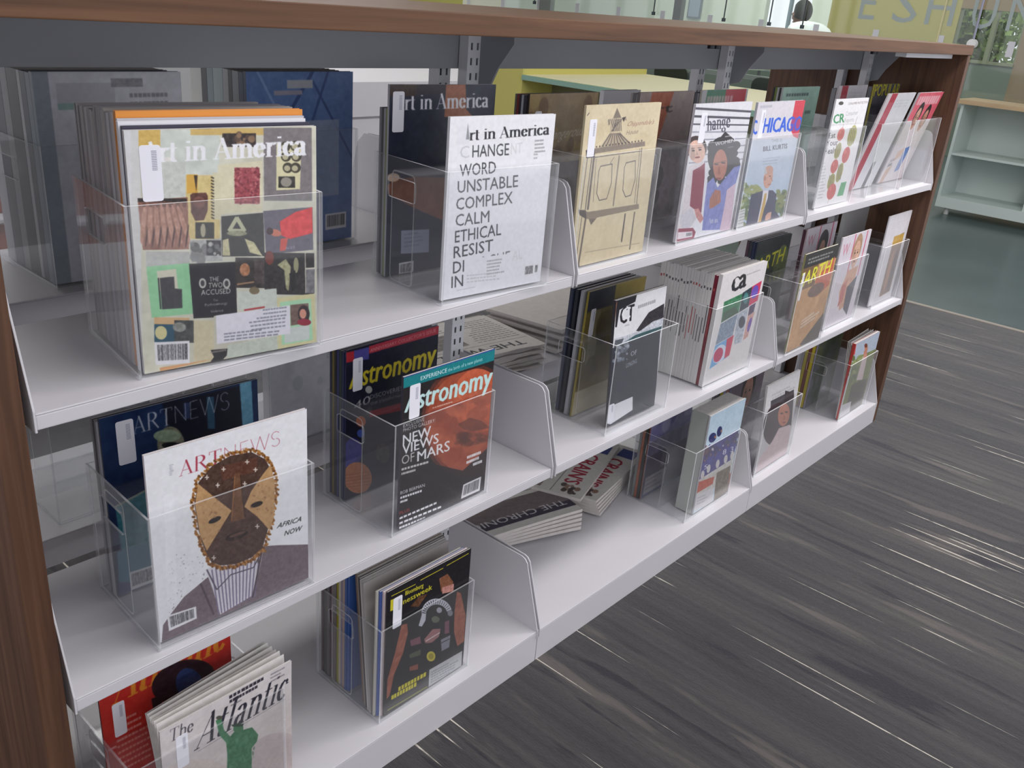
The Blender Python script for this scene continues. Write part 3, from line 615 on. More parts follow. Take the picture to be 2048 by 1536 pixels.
# ------------------------------------------------------------------ cover art (flat print), painted in the coordinates of each sheet
W_ = (236, 234, 238); K_ = (30, 30, 36); WHT = (240, 240, 244)
SK = (206, 158, 134); HR = (40, 32, 32)
def cv_collage():
    c = Canvas(.222, .279, 440, (206, 204, 190), 11).fr([(30, 75), (1165, 50), (1165, 1290), (145, 1500)])
    c.all((208, 206, 188), mot=.05, cell=120); c.rect(0, 0, 85, 1520, (214, 214, 216)); c.rect(75, 0, 130, 1520, (210, 210, 208))
    c.rect(120, 60, 250, 170, (212, 178, 96), mot=.05); c.rect(250, 70, 600, 330, (206, 212, 204), mot=.06, cell=60); c.rect(230, 230, 335, 420, (226, 224, 218)); c.rect(430, 62, 860, 102, (208, 178, 108))
    c.rect(860, 60, 1140, 480, (126, 120, 122), mot=.04); c.rect(618, 92, 815, 170, (52, 42, 40), mot=.12); c.blobs(700, 95, 800, 160, 10, 18, [(150, 120, 90), (90, 70, 60)])
    c.poly([(935, 150), (1080, 145), (1070, 412), (932, 420)], (218, 212, 172)); 
    for cx, cy in ((985, 170), (1045, 165), (990, 225), (1050, 225), (1000, 290), (1045, 290)): c.ell(cx, cy, 30, 30, (70, 66, 54)); c.ell(cx - 4, cy + 3, 18, 17, (186, 180, 148))
    c.rect(945, 340, 1042, 405, (58, 56, 52), mot=.1); c.ell(990, 372, 32, 28, (150, 146, 134))
    c.poly([(590, 275), (850, 250), (850, 545), (590, 560)], (218, 212, 182), mot=.02); c.rect(688, 290, 835, 498, (160, 74, 82), mot=.08, cell=6); c.blobs(690, 292, 833, 495, 130, 7, [(120, 50, 60), (190, 110, 112)])
    c.rect(250, 255, 400, 470, (200, 204, 196), mot=.05); c.rect(400, 335, 600, 705, (214, 194, 132), mot=.05); c.rect(405, 330, 470, 440, (214, 168, 74)); c.poly([(448, 335), (470, 335), (462, 430)], (60, 44, 34)); c.rect(560, 320, 606, 590, (214, 208, 176))
    [c.line([(550, 345 + i * 18), (566, 352 + i * 18)], .7, (70, 62, 52)) for i in range(14)]
    c.poly([(425, 450), (440, 438), (520, 436), (530, 455), (528, 540), (505, 595), (455, 600), (430, 550)], (92, 54, 46), mot=.08); c.ell(478, 492, 36, 34, (120, 76, 66), mot=.06)
    c.poly([(112, 485), (410, 462), (416, 765), (140, 772)], (150, 104, 88), mot=.10, cell=26); c.rect(112, 470, 405, 492, (44, 36, 34), mot=.1)
    for i in range(7): c.ell(145 + i * 40, 620, 15, 118, (186, 140, 120), 6 - 4 * i, mot=.09); c.ell(150 + i * 40, 505, 13, 18, (116, 78, 66)); c.ell(165 + i * 40, 690, 5, 70, (76, 46, 42), 8)
    c.rect(455, 608, 566, 702, (48, 46, 42), mot=.1); c.ell(500, 655, 16, 40, (172, 166, 140)); c.poly([(420, 715), (612, 700), (615, 830), (430, 842)], (180, 180, 178), mot=.08); c.blobs(430, 730, 520, 830, 12, 26, [(90, 90, 90), (130, 130, 130)]); c.rect(520, 712, 606, 800, (50, 50, 52), mot=.12); c.blobs(530, 720, 600, 800, 8, 14, [(120, 120, 120), (200, 200, 196)])
    c.poly([(608, 572), (855, 550), (862, 800), (612, 805)], (44, 44, 44), mot=.06); c.line([(655, 655), (700, 580), (745, 655), (655, 655)], 2.2, (190, 190, 158)); c.ell(700, 670, 60, 16, (150, 152, 122), mot=.1); c.poly([(745, 700), (800, 720), (850, 800), (775, 780)], (206, 200, 158), mot=.1); c.poly([(615, 710), (650, 700), (660, 800), (615, 800)], (196, 190, 150), mot=.1)
    c.poly([(855, 540), (1142, 515), (1145, 760), (870, 790)], (98, 94, 108), mot=.04); c.poly([(950, 600), (1040, 545), (1140, 515), (1142, 665), (1010, 700), (960, 680)], (222, 52, 56), mot=.08, cell=18); c.ell(925, 665, 36, 20, (206, 120, 96), 10); c.ell(893, 656, 20, 20, (54, 30, 34)); c.poly([(955, 700), (1000, 690), (985, 765), (950, 770)], (206, 84, 72)); c.txt('6/25', (985, 758), (1040, 752), 14, (170, 160, 180))
    c.rect(160, 780, 420, 870, (186, 186, 182), mot=.04); c.poly([(160, 870), (420, 845), (440, 1140), (190, 1168)], (150, 208, 160), mot=.02); c.poly([(222, 895), (338, 880), (350, 1000), (235, 1010)], (214, 210, 190)); c.poly([(240, 935), (325, 925), (330, 995), (372, 998), (374, 1108), (252, 1118)], (66, 66, 70), mot=.03); c.line([(232, 935), (244, 1116)], .7, (60, 60, 64))
    c.poly([(415, 850), (690, 835), (698, 1150), (440, 1168)], (32, 32, 38)); 
    c.txt('THE', (536, 952), (592, 948), 28, (214, 212, 206), .012); c.txt('TWO', (530, 990), (612, 984), 32, (214, 212, 206), .012); c.txt('ACCUSED', (486, 1032), (660, 1018), 32, (214, 212, 206), .014)
    for x in (495, 637): c.ell(x, 962, 22, 30, (190, 188, 182)); c.ell(x, 962, 12, 18, (60, 60, 64))
    c.txt('The', (556, 1066), (584, 1064), 14, (190, 188, 184)); c.txt('Psychopathology', (508, 1096), (640, 1082), 17, (200, 198, 194)); c.txt('Violence', (540, 1134), (616, 1124), 17, (200, 198, 194))
    c.rect(690, 810, 940, 985, (50, 42, 40), mot=.10); c.ell(745, 880, 30, 38, (176, 120, 84), mot=.15); c.line([(700, 965), (800, 950)], 1, (166, 130, 96)); c.rect(800, 820, 900, 960, (74, 62, 62), mot=.1); c.rect(860, 780, 1150, 1020, (42, 38, 40), mot=.09); c.ell(890, 810, 26, 40, (120, 50, 40)); c.poly([(935, 850), (985, 815), (1015, 860), (1000, 1000), (985, 985), (975, 880)], (172, 170, 132), mot=.12); c.ell(1045, 850, 15, 45, (160, 158, 124)); c.poly([(1005, 900), (1040, 880), (1045, 985), (1015, 1000)], (22, 20, 24)); c.rect(1098, 870, 1152, 1010, (120, 120, 124), mot=.1); c.line([(1098, 870), (1152, 866)], 1, (220, 214, 200)); c.line([(1098, 780), (1100, 1010)], .6, (190, 186, 170))
    c.poly([(700, 1010), (930, 985), (935, 1100), (705, 1115)], (206, 212, 202), mot=.04); c.ell(800, 1000, 30, 22, (126, 110, 84)); c.poly([(740, 1110), (860, 1090), (860, 1100), (740, 1120)], (176, 60, 66))
    c.poly([(932, 1040), (1150, 1012), (1160, 1300), (935, 1340)], (212, 206, 160)); c.poly([(950, 1065), (1130, 1040), (1140, 1280), (960, 1312)], (172, 218, 180)); c.poly([(1010, 1080), (1115, 1068), (1118, 1180), (1012, 1200)], (116, 92, 84), mot=.08); c.ell(1088, 1130, 34, 50, (48, 34, 40)); c.ell(1083, 1130, 20, 28, (214, 150, 130)); c.ell(1090, 1178, 40, 20, (150, 36, 60)); c.poly([(975, 1215), (1120, 1195), (1120, 1275), (975, 1300)], (206, 212, 208))
    c.rect(205, 1165, 415, 1210, (214, 176, 130)); c.rect(205, 1205, 325, 1310, (44, 84, 104)); c.ell(245, 1255, 36, 40, (212, 202, 150)); c.rect(325, 1180, 440, 1310, (72, 74, 74), mot=.1); c.ell(355, 1220, 40, 28, (140, 142, 136), mot=.1)
    c.rect(440, 1180, 560, 1480, (206, 196, 164), mot=.03); c.rect(560, 1150, 760, 1430, (200, 196, 180)); c.poly([(540, 1350), (640, 1340), (635, 1380), (615, 1400), (640, 1420), (530, 1430), (560, 1390)], (42, 40, 44)); c.poly([(640, 1320), (930, 1260), (940, 1360), (640, 1420)], (198, 206, 192), mot=.04)
    c.greek((540, 1370), (640, 1352), 1, 9, 11, (160, 150, 140)); c.poly([(235, 1460), (430, 1425), (560, 1400), (240, 1485)], (214, 160, 110))
    c.bars([(205, 1312), (415, 1298), (415, 1430), (212, 1445)])
    c.poly([(572, 1148), (1008, 1082), (1010, 1245), (578, 1315)], (228, 226, 234)); c.greek((770, 1128), (990, 1098), 3, 22, 9, (120, 120, 136), right=True); c.greek((760, 1192), (985, 1160), 3, 22, 9, (120, 120, 136), right=True); c.greek((620, 1260), (970, 1215), 3, 18, 9, (120, 120, 136))
    c.serif('Art in America', (140, 262), (1112, 214), 118, WHT, thick=.16, thin=.05); return c.material('print_collage')
def cv_words():
    c = Canvas(.211, .275, 420, (236, 236, 240), 12).fr([(735, 340), (1362, 310), (1300, 1335), (697, 1450)])
    c.rect(700, 640, 1340, 1450, (230, 230, 236)); G = (40, 40, 46)
    c.serif('Art in America', (792, 480), (1328, 432), 64, G, thick=.15); c.poly([(770, 395), (852, 385), (848, 500), (775, 505)], (232, 232, 238)); c.poly([(838, 372), (850, 470), (828, 470)], (120, 120, 124), al=.7)
    for s, a, b, l in (('HANGE', (868, 576), (1086, 560), 0), ('WORD', (795, 692), (1010, 668), 0), ('UNSTABLE', (785, 790), (1146, 750), 0), ('COMPLEX', (778, 893), (1116, 850), 0), ('CALM', (776, 992), (978, 966), 0), ('ETHICAL', (774, 1092), (1052, 1044), 0), ('RESIST', (768, 1188), (1005, 1142), 0), ('DI', (766, 1282), (832, 1270), 0), ('IN', (758, 1372), (828, 1360), 0)):
        c.txt(s, a, b, 76, (70, 70, 76), .004)
    c.txt('C', (795, 582), (850, 578), 76, (206, 206, 212)); c.txt('NT', (1098, 556), (1165, 548), 70, (216, 216, 220)); c.txt('ALOGUE', (836, 1268), (1110, 1210), 72, (120, 120, 126)); c.poly([(835, 1195), (1115, 1160), (1115, 1250), (835, 1300)], (230, 230, 236)); c.txt('AL', (1125, 1205), (1185, 1192), 66, (214, 214, 218))
    c.greek((1240, 478), (1320, 470), 4, 22, 10, (130, 130, 134)); c.greek((1235, 560), (1275, 556), 2, 22, 10, (150, 150, 154)); c.greek((970, 1212), (1090, 1195), 5, 20, 9, (150, 150, 156)); c.greek((850, 1300), (1060, 1280), 3, 20, 8, (190, 190, 196)); c.greek((790, 1390), (960, 1360), 1, 20, 6, (190, 190, 196))
    c.poly([(1205, 1235), (1285, 1222), (1282, 1292), (1200, 1304)], (228, 228, 232)); c.bars([(1203, 1234), (1258, 1226), (1254, 1298), (1200, 1306)]); c.bars([(1266, 1228), (1286, 1224), (1282, 1286), (1264, 1290)]); return c.material('print_words')
def cv_arm():
    c = Canvas(.211, .275, 330, (46, 50, 66), 13).fr([(395, 130), (1075, 130), (1010, 1215), (385, 1280)])
    c.all((40, 46, 64), mot=.04, cell=90); c.rect(395, 120, 560, 200, (64, 48, 44), mot=.06); c.rect(560, 120, 750, 190, (50, 42, 50)); c.poly([(750, 120), (875, 120), (880, 280), (925, 330), (740, 330)], (160, 102, 76), mot=.04)
    c.poly([(385, 740), (430, 700), (560, 690), (760, 700), (740, 960), (560, 880), (400, 790)], (128, 84, 66), mot=.07, cell=50); c.ell(425, 690, 40, 26, (206, 178, 156)); c.rect(480, 1010, 655, 1150, (140, 146, 166)); c.greek((500, 1040), (640, 1030), 4, 24, 9, (100, 106, 126)); c.bars([(470, 1205), (560, 1195), (560, 1270), (470, 1280)])
    c.serif('Art in America', (425, 285), (1028, 270), 92, (222, 222, 230), thick=.16); return c.material('print_arm')
def cv_mask():
    c = Canvas(.222, .279, 440, (232, 232, 236), 14).fr([(288, 918), (622, 820), (622, 1165), (325, 1297)])
    c.serif('ARTNEWS', (362, 960), (572, 893), 30, (170, 60, 78), thick=.10, thin=.025, tr=.06); c.poly([(470, 870), (580, 840), (580, 905), (480, 930)], (232, 232, 236), al=0)
    c.greek((345, 950), (352, 948), 1, 4, 2, (190, 190, 200)); 
    c.poly([(330, 1262), (345, 1240), (372, 1205), (402, 1180), (440, 1148), (530, 1102), (560, 1100), (623, 1098), (623, 1190), (326, 1310)], (116, 102, 108), mot=.05, cell=8); c.blobs(340, 1120, 620, 1280, 500, 1.3, [(96, 84, 90), (136, 122, 128)], al=.5)
    c.poly([(415, 1150), (440, 1140), (520, 1115), (532, 1108), (528, 1130), (512, 1200), (445, 1240), (430, 1190)], (214, 210, 218)); 
    for i in range(13): c.line([(428 + i * 8, 1150 - i * 2.8), (442 + i * 6, 1240 - i * 3)], .8, (120, 110, 138))
    c.line([(418, 1150), (438, 1190), (466, 1160)], .8, (86, 76, 90)); c.line([(466, 1160), (512, 1145), (530, 1110)], .8, (86, 76, 90)); c.line([(405, 1178), (432, 1240)], 1.2, (84, 72, 80)); c.line([(530, 1108), (510, 1205)], 1.2, (84, 72, 80))
    out = [(465, 913), (511, 905), (540, 920), (555, 948), (560, 990), (551, 1050), (533, 1109), (508, 1130), (477, 1143), (445, 1146), (425, 1140), (408, 1108), (397, 1072), (388, 1015), (397, 970), (425, 936)]
    n_ = len(out)
    for i in range(n_):
        (ax, ay), (bx, by) = out[i], out[(i + 1) % n_]
        for k in range(14): t = k / 14; c.ell(ax + (bx - ax) * t + c.rs.uniform(-2.5, 2.5), ay + (by - ay) * t + c.rs.uniform(-2.5, 2.5), 4.2, 2.4, [(150, 100, 48), (112, 70, 34), (178, 126, 66)][k % 3], ang=c.rs.uniform(0, 90))
    D1 = (78, 56, 48); T1 = (190, 150, 104)
    c.poly([(473 + (x - 473) * .95, 1026 + (y - 1026) * .96) for x, y in out], D1, mot=.07, cell=12)
    c.poly([(400, 975), (430, 1000), (468, 1030), (452, 1056), (418, 1112), (404, 1080), (394, 1018)], T1, mot=.05, cell=14); c.poly([(548, 935), (556, 975), (554, 1040), (545, 1070), (520, 1042), (494, 1022), (508, 990), (530, 958)], T1, mot=.05, cell=14)
    c.poly([(445, 940), (520, 920), (520, 950), (450, 968)], (104, 62, 46), al=.6, mot=.08, cell=8); c.poly([(474, 955), (486, 952), (496, 1046), (466, 1054)], (110, 76, 54), mot=.05); c.line([(475, 960), (468, 1050)], .5, (150, 104, 66)); c.line([(486, 956), (495, 1044)], .5, (54, 36, 30))
    c.ell(434, 1049, 14, 5, (34, 24, 22), -26); c.ell(519, 1017, 13, 5, (34, 24, 22), -20); c.ell(478, 1081, 24, 8, (44, 30, 28), -20); c.ell(480, 1078, 18, 3, (96, 68, 58), -20)
    for x, y in ((418, 962), (452, 945), (440, 978), (500, 930), (517, 946), (495, 975), (520, 1062), (432, 1126)):
        c.line([(x - 4, y), (x + 4, y)], .7, (214, 204, 194)); c.line([(x, y - 4.5), (x, y + 4.5)], .7, (214, 204, 194))
    c.blobs(402, 1000, 445, 1090, 26, 2.4, [(140, 100, 70), (160, 116, 84)], al=.6); c.blobs(505, 975, 550, 1055, 24, 2.4, [(140, 100, 70), (160, 116, 84)], al=.6); c.blobs(430, 1085, 530, 1136, 26, 4, [(62, 44, 38), (100, 76, 64)], al=.4)
    c.poly([(330, 1000), (352, 994), (358, 1215), (338, 1222)], (240, 240, 244), al=.6); c.greek((341, 938), (350, 936), 7, 3.4, 1.6, (150, 150, 160), .8)
    c.txt('AFRICA', (559, 1066), (608, 1051), 10, (40, 40, 44), .02, .1); c.txt('NOW', (574, 1081), (608, 1070), 10, (40, 40, 44), .02, .1)
    c.bars([(338, 1243), (396, 1224), (398, 1248), (342, 1274)]); return c.material('print_mask')
def cv_night():
    c = Canvas(.222, .279, 300, (24, 40, 66), 15).fr([(188, 828), (530, 760), (530, 1060), (212, 1180)])
    c.all((22, 44, 82), mot=.06, cell=70); c.poly([(330, 800), (500, 770), (500, 900), (360, 940)], (18, 22, 38)); c.poly([(494, 765), (518, 760), (520, 880), (498, 880)], (96, 150, 176), mot=.06); c.rect(425, 790, 440, 850, (60, 110, 140), al=.7); c.rect(376, 800, 388, 830, (50, 66, 110), al=.8)
    c.ell(345, 880, 30, 36, (126, 124, 104), mot=.16, cell=12); c.ell(345, 880, 20, 6, (30, 30, 34)); c.ell(338, 862, 30, 12, (150, 168, 140), mot=.1); c.poly([(215, 1000), (300, 960), (330, 1100), (230, 1130)], (56, 120, 132), mot=.08); c.line([(215, 1000), (300, 960)], 1.5, (150, 160, 140)); c.poly([(215, 1090), (330, 1060), (330, 1180), (215, 1180)], (60, 116, 140)); c.rect(215, 1150, 330, 1180, (50, 60, 110)); c.bars([(240, 1130), (298, 1112), (298, 1145), (242, 1166)])
    c.serif('ARTNEWS', (264, 858), (476, 812), 32, (186, 190, 198), thick=.09, thin=.03, tr=.05); return c.material('print_night')
def cv_mars():
    c = Canvas(.203, .272, 440, (36, 32, 34), 16).fr([(535, 500), (1085, 330), (1025, 1155), (525, 1405)])
    c.all((38, 34, 36)); 
    for r_, cl in ((350, (84, 46, 38)), (325, (128, 62, 44)), (305, (158, 76, 52))): c.ell(935, 765, r_ * .82, r_, cl, mot=.05, cell=60)
    c.ell(985, 640, 150, 190, (196, 96, 64), mot=.06, cell=50); c.blobs(720, 560, 1060, 900, 46, 38, [(150, 70, 50), (186, 96, 66), (120, 58, 46), (206, 112, 78)], 1.6, .3); c.poly([(870, 780), (940, 740), (1010, 760), (1060, 800), (960, 820), (900, 810)], (96, 54, 46), al=.6); c.blobs(850, 840, 1030, 900, 14, 20, [(84, 48, 42)], 2, .4)
    c.poly([(520, 1100), (700, 1010), (900, 1050), (1060, 900), (1060, 1200), (520, 1420)], (36, 32, 36), al=.86); c.poly([(535, 505), (1085, 335), (1085, 400), (535, 570)], (24, 128, 134)); c.poly([(535, 488), (1085, 318), (1085, 336), (535, 504)], (70, 76, 170)); c.poly([(535, 568), (1085, 404), (1085, 412), (535, 578)], (36, 32, 36))
    c.txt('EXPERIENCE', (640, 520), (800, 470), 26, WHT, .02); c.txt('the birth of a new planet', (806, 468), (1012, 402), 22, (220, 236, 236), 0)
    c.txt('Astronomy', (546, 715), (1062, 555), 128, (196, 228, 226), .05, .03)
    c.greek((715, 690), (900, 632), 1, 10, 8, (222, 190, 176)); c.txt('EXCLUSIVE', (540, 806), (668, 762), 22, WHT); c.txt('PHOTO GALLERY:', (540, 832), (735, 768), 22, WHT)
    c.txt('NEW', (540, 908), (708, 850), 62, WHT, .04); c.txt('VIEWS', (538, 966), (755, 890), 60, WHT, .04); c.txt('OF', (535, 1026), (612, 1000), 56, (210, 206, 206)); c.txt('MARS', (630, 1004), (822, 934), 62, WHT, .04)
    c.greek((535, 1060), (700, 1010), 1, 9, 13, (210, 206, 206), 1); c.greek((535, 1086), (665, 1046), 1, 9, 13, (210, 206, 206), 1); c.greek((925, 982), (1028, 940), 1, 9, 16, WHT, 1); c.greek((922, 1012), (1024, 968), 1, 9, 16, WHT, 1); c.greek((960, 1022), (1022, 996), 1, 9, 16, WHT, 1)
    c.txt('BOB BERMAN:', (532, 1200), (682, 1146), 20, WHT, .015); c.greek((532, 1226), (708, 1162), 1, 9, 13, WHT, 1); c.greek((532, 1250), (598, 1226), 1, 9, 13, WHT, 1)
    c.txt('PLUS', (530, 1316), (590, 1292), 18, (206, 70, 66), .02); c.greek((530, 1344), (800, 1222), 1, 9, 12, WHT, 1); c.greek((530, 1372), (815, 1250), 1, 9, 12, WHT, 1); c.greek((530, 1398), (740, 1308), 1, 9, 12, WHT, 1)
    c.bars([(905, 1130), (1008, 1080), (1000, 1160), (892, 1212)]); return c.material('print_mars')
def cv_planets():
    c = Canvas(.203, .272, 300, (34, 34, 50), 17).fr([(205, 350), (775, 215), (740, 990), (200, 1230)])
    c.all((30, 32, 50), mot=.03, cell=60); c.poly([(205, 360), (260, 350), (260, 410), (205, 420)], (176, 44, 56)); c.poly([(255, 350), (350, 330), (350, 400), (255, 412)], (80, 76, 150)); c.poly([(350, 325), (775, 215), (772, 262), (350, 368)], (176, 54, 70)); c.txt('ANNIVERSARY COLLECTOR\'S ISSUE', (358, 360), (760, 250), 20, (222, 160, 160))
    c.txt('Astronomy', (224, 575), (752, 430), 128, (214, 196, 50), .05, .03); c.ell(350, 575, 22, 22, (190, 190, 186)); c.txt('40', (255, 700), (360, 650), 50, (190, 186, 190)); c.txt('DISCOVERIES', (360, 630), (560, 575), 26, (196, 192, 196)); c.txt('that transformed', (360, 665), (560, 610), 22, (170, 166, 170)); c.poly([(355, 700), (560, 645), (560, 690), (355, 735)], (150, 36, 50))
    c.ell(300, 760, 32, 32, (190, 96, 50)); c.ell(300, 830, 24, 24, (70, 90, 170)); c.ell(245, 950, 60, 95, (50, 50, 130), 10, mot=.1); c.ell(280, 1090, 92, 92, (176, 110, 74), mot=.06); [c.line([(200, 1080 + i * 18), (365, 1050 + i * 18)], .8, (150, 88, 58)) for i in range(5)]; c.ell(440, 940, 45, 60, (66, 60, 62), mot=.1); return c.material('print_planets')
def cv_atlantic():
    c = Canvas(.203, .245, 400, (216, 208, 208), 18).fr([(845, 1330), (1605, 935), (1600, 1700), (870, 2020)])
    c.all((216, 210, 210), col2=(196, 184, 178), mot=.03, cell=90); c.ell(1500, 1560, 200, 160, (176, 160, 162), al=.5, mot=.04); c.ell(1000, 1700, 240, 200, (206, 192, 184), al=.6, mot=.05)
    c.serif('Atlantic', (1015, 1450), (1560, 1172), 165, (52, 50, 60), thick=.12, thin=.03, slant=.10, tr=.02); c.serif('The', (888, 1392), (1010, 1335), 66, (90, 86, 94), thick=.1, slant=.06)
    c.line([(1030, 1460), (1560, 1185)], .35, (120, 116, 120)); c.greek((1208, 1168), (1430, 1052), 1, 9, 19, (60, 56, 66), 1); c.greek((1210, 1194), (1385, 1103), 1, 9, 17, (60, 56, 66), 1); c.greek((1216, 1214), (1310, 1166), 1, 9, 9, (110, 106, 112)); c.greek((1462, 1032), (1575, 976), 3, 22, 8, (110, 106, 116))
    g = (64, 118, 82); c.poly([(1185, 1420), (1230, 1370), (1290, 1360), (1340, 1350), (1378, 1400), (1370, 1440), (1335, 1480), (1330, 1700), (1180, 1720), (1190, 1500)], g, mot=.09, cell=14); c.poly([(1130, 1290), (1160, 1278), (1175, 1350), (1215, 1400), (1195, 1440), (1150, 1380)], (76, 130, 94), mot=.06); c.ell(1258, 1350, 30, 30, (70, 120, 84), mot=.06); c.poly([(1225, 1335), (1215, 1322), (1245, 1325), (1258, 1315), (1270, 1324), (1290, 1322), (1285, 1340)], (40, 66, 50)); c.ell(1150, 1275, 18, 12, (90, 90, 80)); c.blobs(1190, 1390, 1360, 1690, 40, 14, [(48, 94, 66), (98, 150, 112)], .5, .5); return c.material('print_atlantic')
def cv_red():
    c = Canvas(.203, .272, 260, (186, 48, 40), 19).fr([(495, 1180), (1238, 830), (1240, 1560), (500, 1900)])
    c.all((190, 46, 38), mot=.03); c.serif('Atlantic', (560, 1230), (1200, 925), 190, (214, 132, 44), thick=.15, slant=.1); c.ell(950, 1110, 190, 105, (44, 26, 34), -18, mot=.05); c.ell(980, 1130, 80, 90, (40, 60, 110), -15, mot=.08); c.poly([(760, 1200), (830, 1180), (800, 1260), (770, 1340)], (40, 24, 30)); c.greek((560, 1330), (740, 1250), 9, 30, 12, (222, 170, 160)); return c.material('print_red')
def cv_patches():
    c = Canvas(.2, .268, 420, (30, 28, 32), 20).fr([(670, 505), (1262, 140), (1250, 1035), (672, 1470)])
    c.all((30, 28, 32)); Y = (206, 196, 48); c.line([(700, 530), (870, 432)], .8, Y); c.line([(905, 400), (1065, 300)], .8, Y); c.line([(1090, 280), (1245, 180)], .8, Y)
    c.txt('Bloomberg', (800, 520), (928, 450), 36, Y, .05); c.txt('Businessweek', (700, 640), (992, 462), 42, Y, .05); c.poly([(695, 560), (735, 540), (735, 625), (695, 645)], Y)
    c.poly([(1040, 380), (1100, 340), (1145, 400), (1130, 460), (1060, 480)], (130, 84, 60), mot=.1); c.poly([(840, 600), (900, 520), (960, 500), (900, 600)], (96, 64, 44), mot=.1); c.poly([(1065, 445), (1150, 412), (1150, 470), (1068, 492)], (186, 130, 120), mot=.1)
    s = (150, 88, 70); c.poly([(1175, 470), (1205, 480), (1250, 650), (1250, 850), (1200, 890), (1170, 780), (1165, 620)], s, mot=.09, cell=30); c.poly([(780, 745), (820, 730), (830, 800), (800, 960), (740, 1130), (712, 1300), (690, 1330), (690, 1180), (740, 960)], s, mot=.09, cell=30)
    t = np.radians(np.linspace(190, 340, 16)); a = [(1035 + 115 * math.cos(k), 650 + 120 * math.sin(k)) for k in t]; b = [(1035 + 80 * math.cos(k), 655 + 80 * math.sin(k)) for k in t[::-1]]; c.poly([(905, 745), (925, 660)] + a + b + [(955, 700), (930, 750)], (190, 190, 200))
    for k in np.radians(np.linspace(185, 340, 17)): c.line([(1035 + 84 * math.cos(k), 653 + 84 * math.sin(k)), (1035 + 108 * math.cos(k), 651 + 112 * math.sin(k))], .9, (60, 58, 66))
    c.ell(1052, 618, 20, 22, (160, 160, 170)); c.ell(1028, 690, 30, 26, (96, 104, 86)); c.ell(1134, 636, 20, 24, (126, 126, 136)); c.poly([(950, 850), (1010, 765), (1070, 760), (1060, 820), (1010, 870), (960, 878)], (150, 104, 104)); c.line([(965, 860), (1065, 790)], 1.3, (206, 190, 190)); c.poly([(848, 860), (920, 825), (930, 880), (855, 905)], (122, 78, 90)); c.poly([(1098, 705), (1130, 690), (1135, 790), (1100, 800)], (118, 76, 90)); c.poly([(1075, 845), (1145, 805), (1140, 900), (1085, 935)], (130, 130, 142)); c.line([(1080, 870), (1140, 835)], 1.2, (60, 60, 66)); c.poly([(845, 970), (930, 925), (930, 970), (850, 1000)], (78, 84, 66)); c.ell(1008, 978, 33, 40, (190, 176, 62)); c.ell(1008, 978, 20, 24, (150, 136, 40)); c.poly([(850, 1068), (915, 1040), (915, 1085), (855, 1100)], (130, 72, 58))
    c.poly([(1000, 1085), (1240, 925), (1240, 1045), (1000, 1222)], (186, 186, 190)); c.greek((1015, 1110), (1225, 980), 5, 20, 9, (130, 130, 138)); c.greek((775, 1265), (985, 1130), 1, 10, 34, Y, 1); c.greek((725, 1335), (985, 1170), 1, 10, 34, Y, 1); c.line([(700, 1420), (990, 1220)], 2, (120, 124, 50)); return c.material('print_patches')
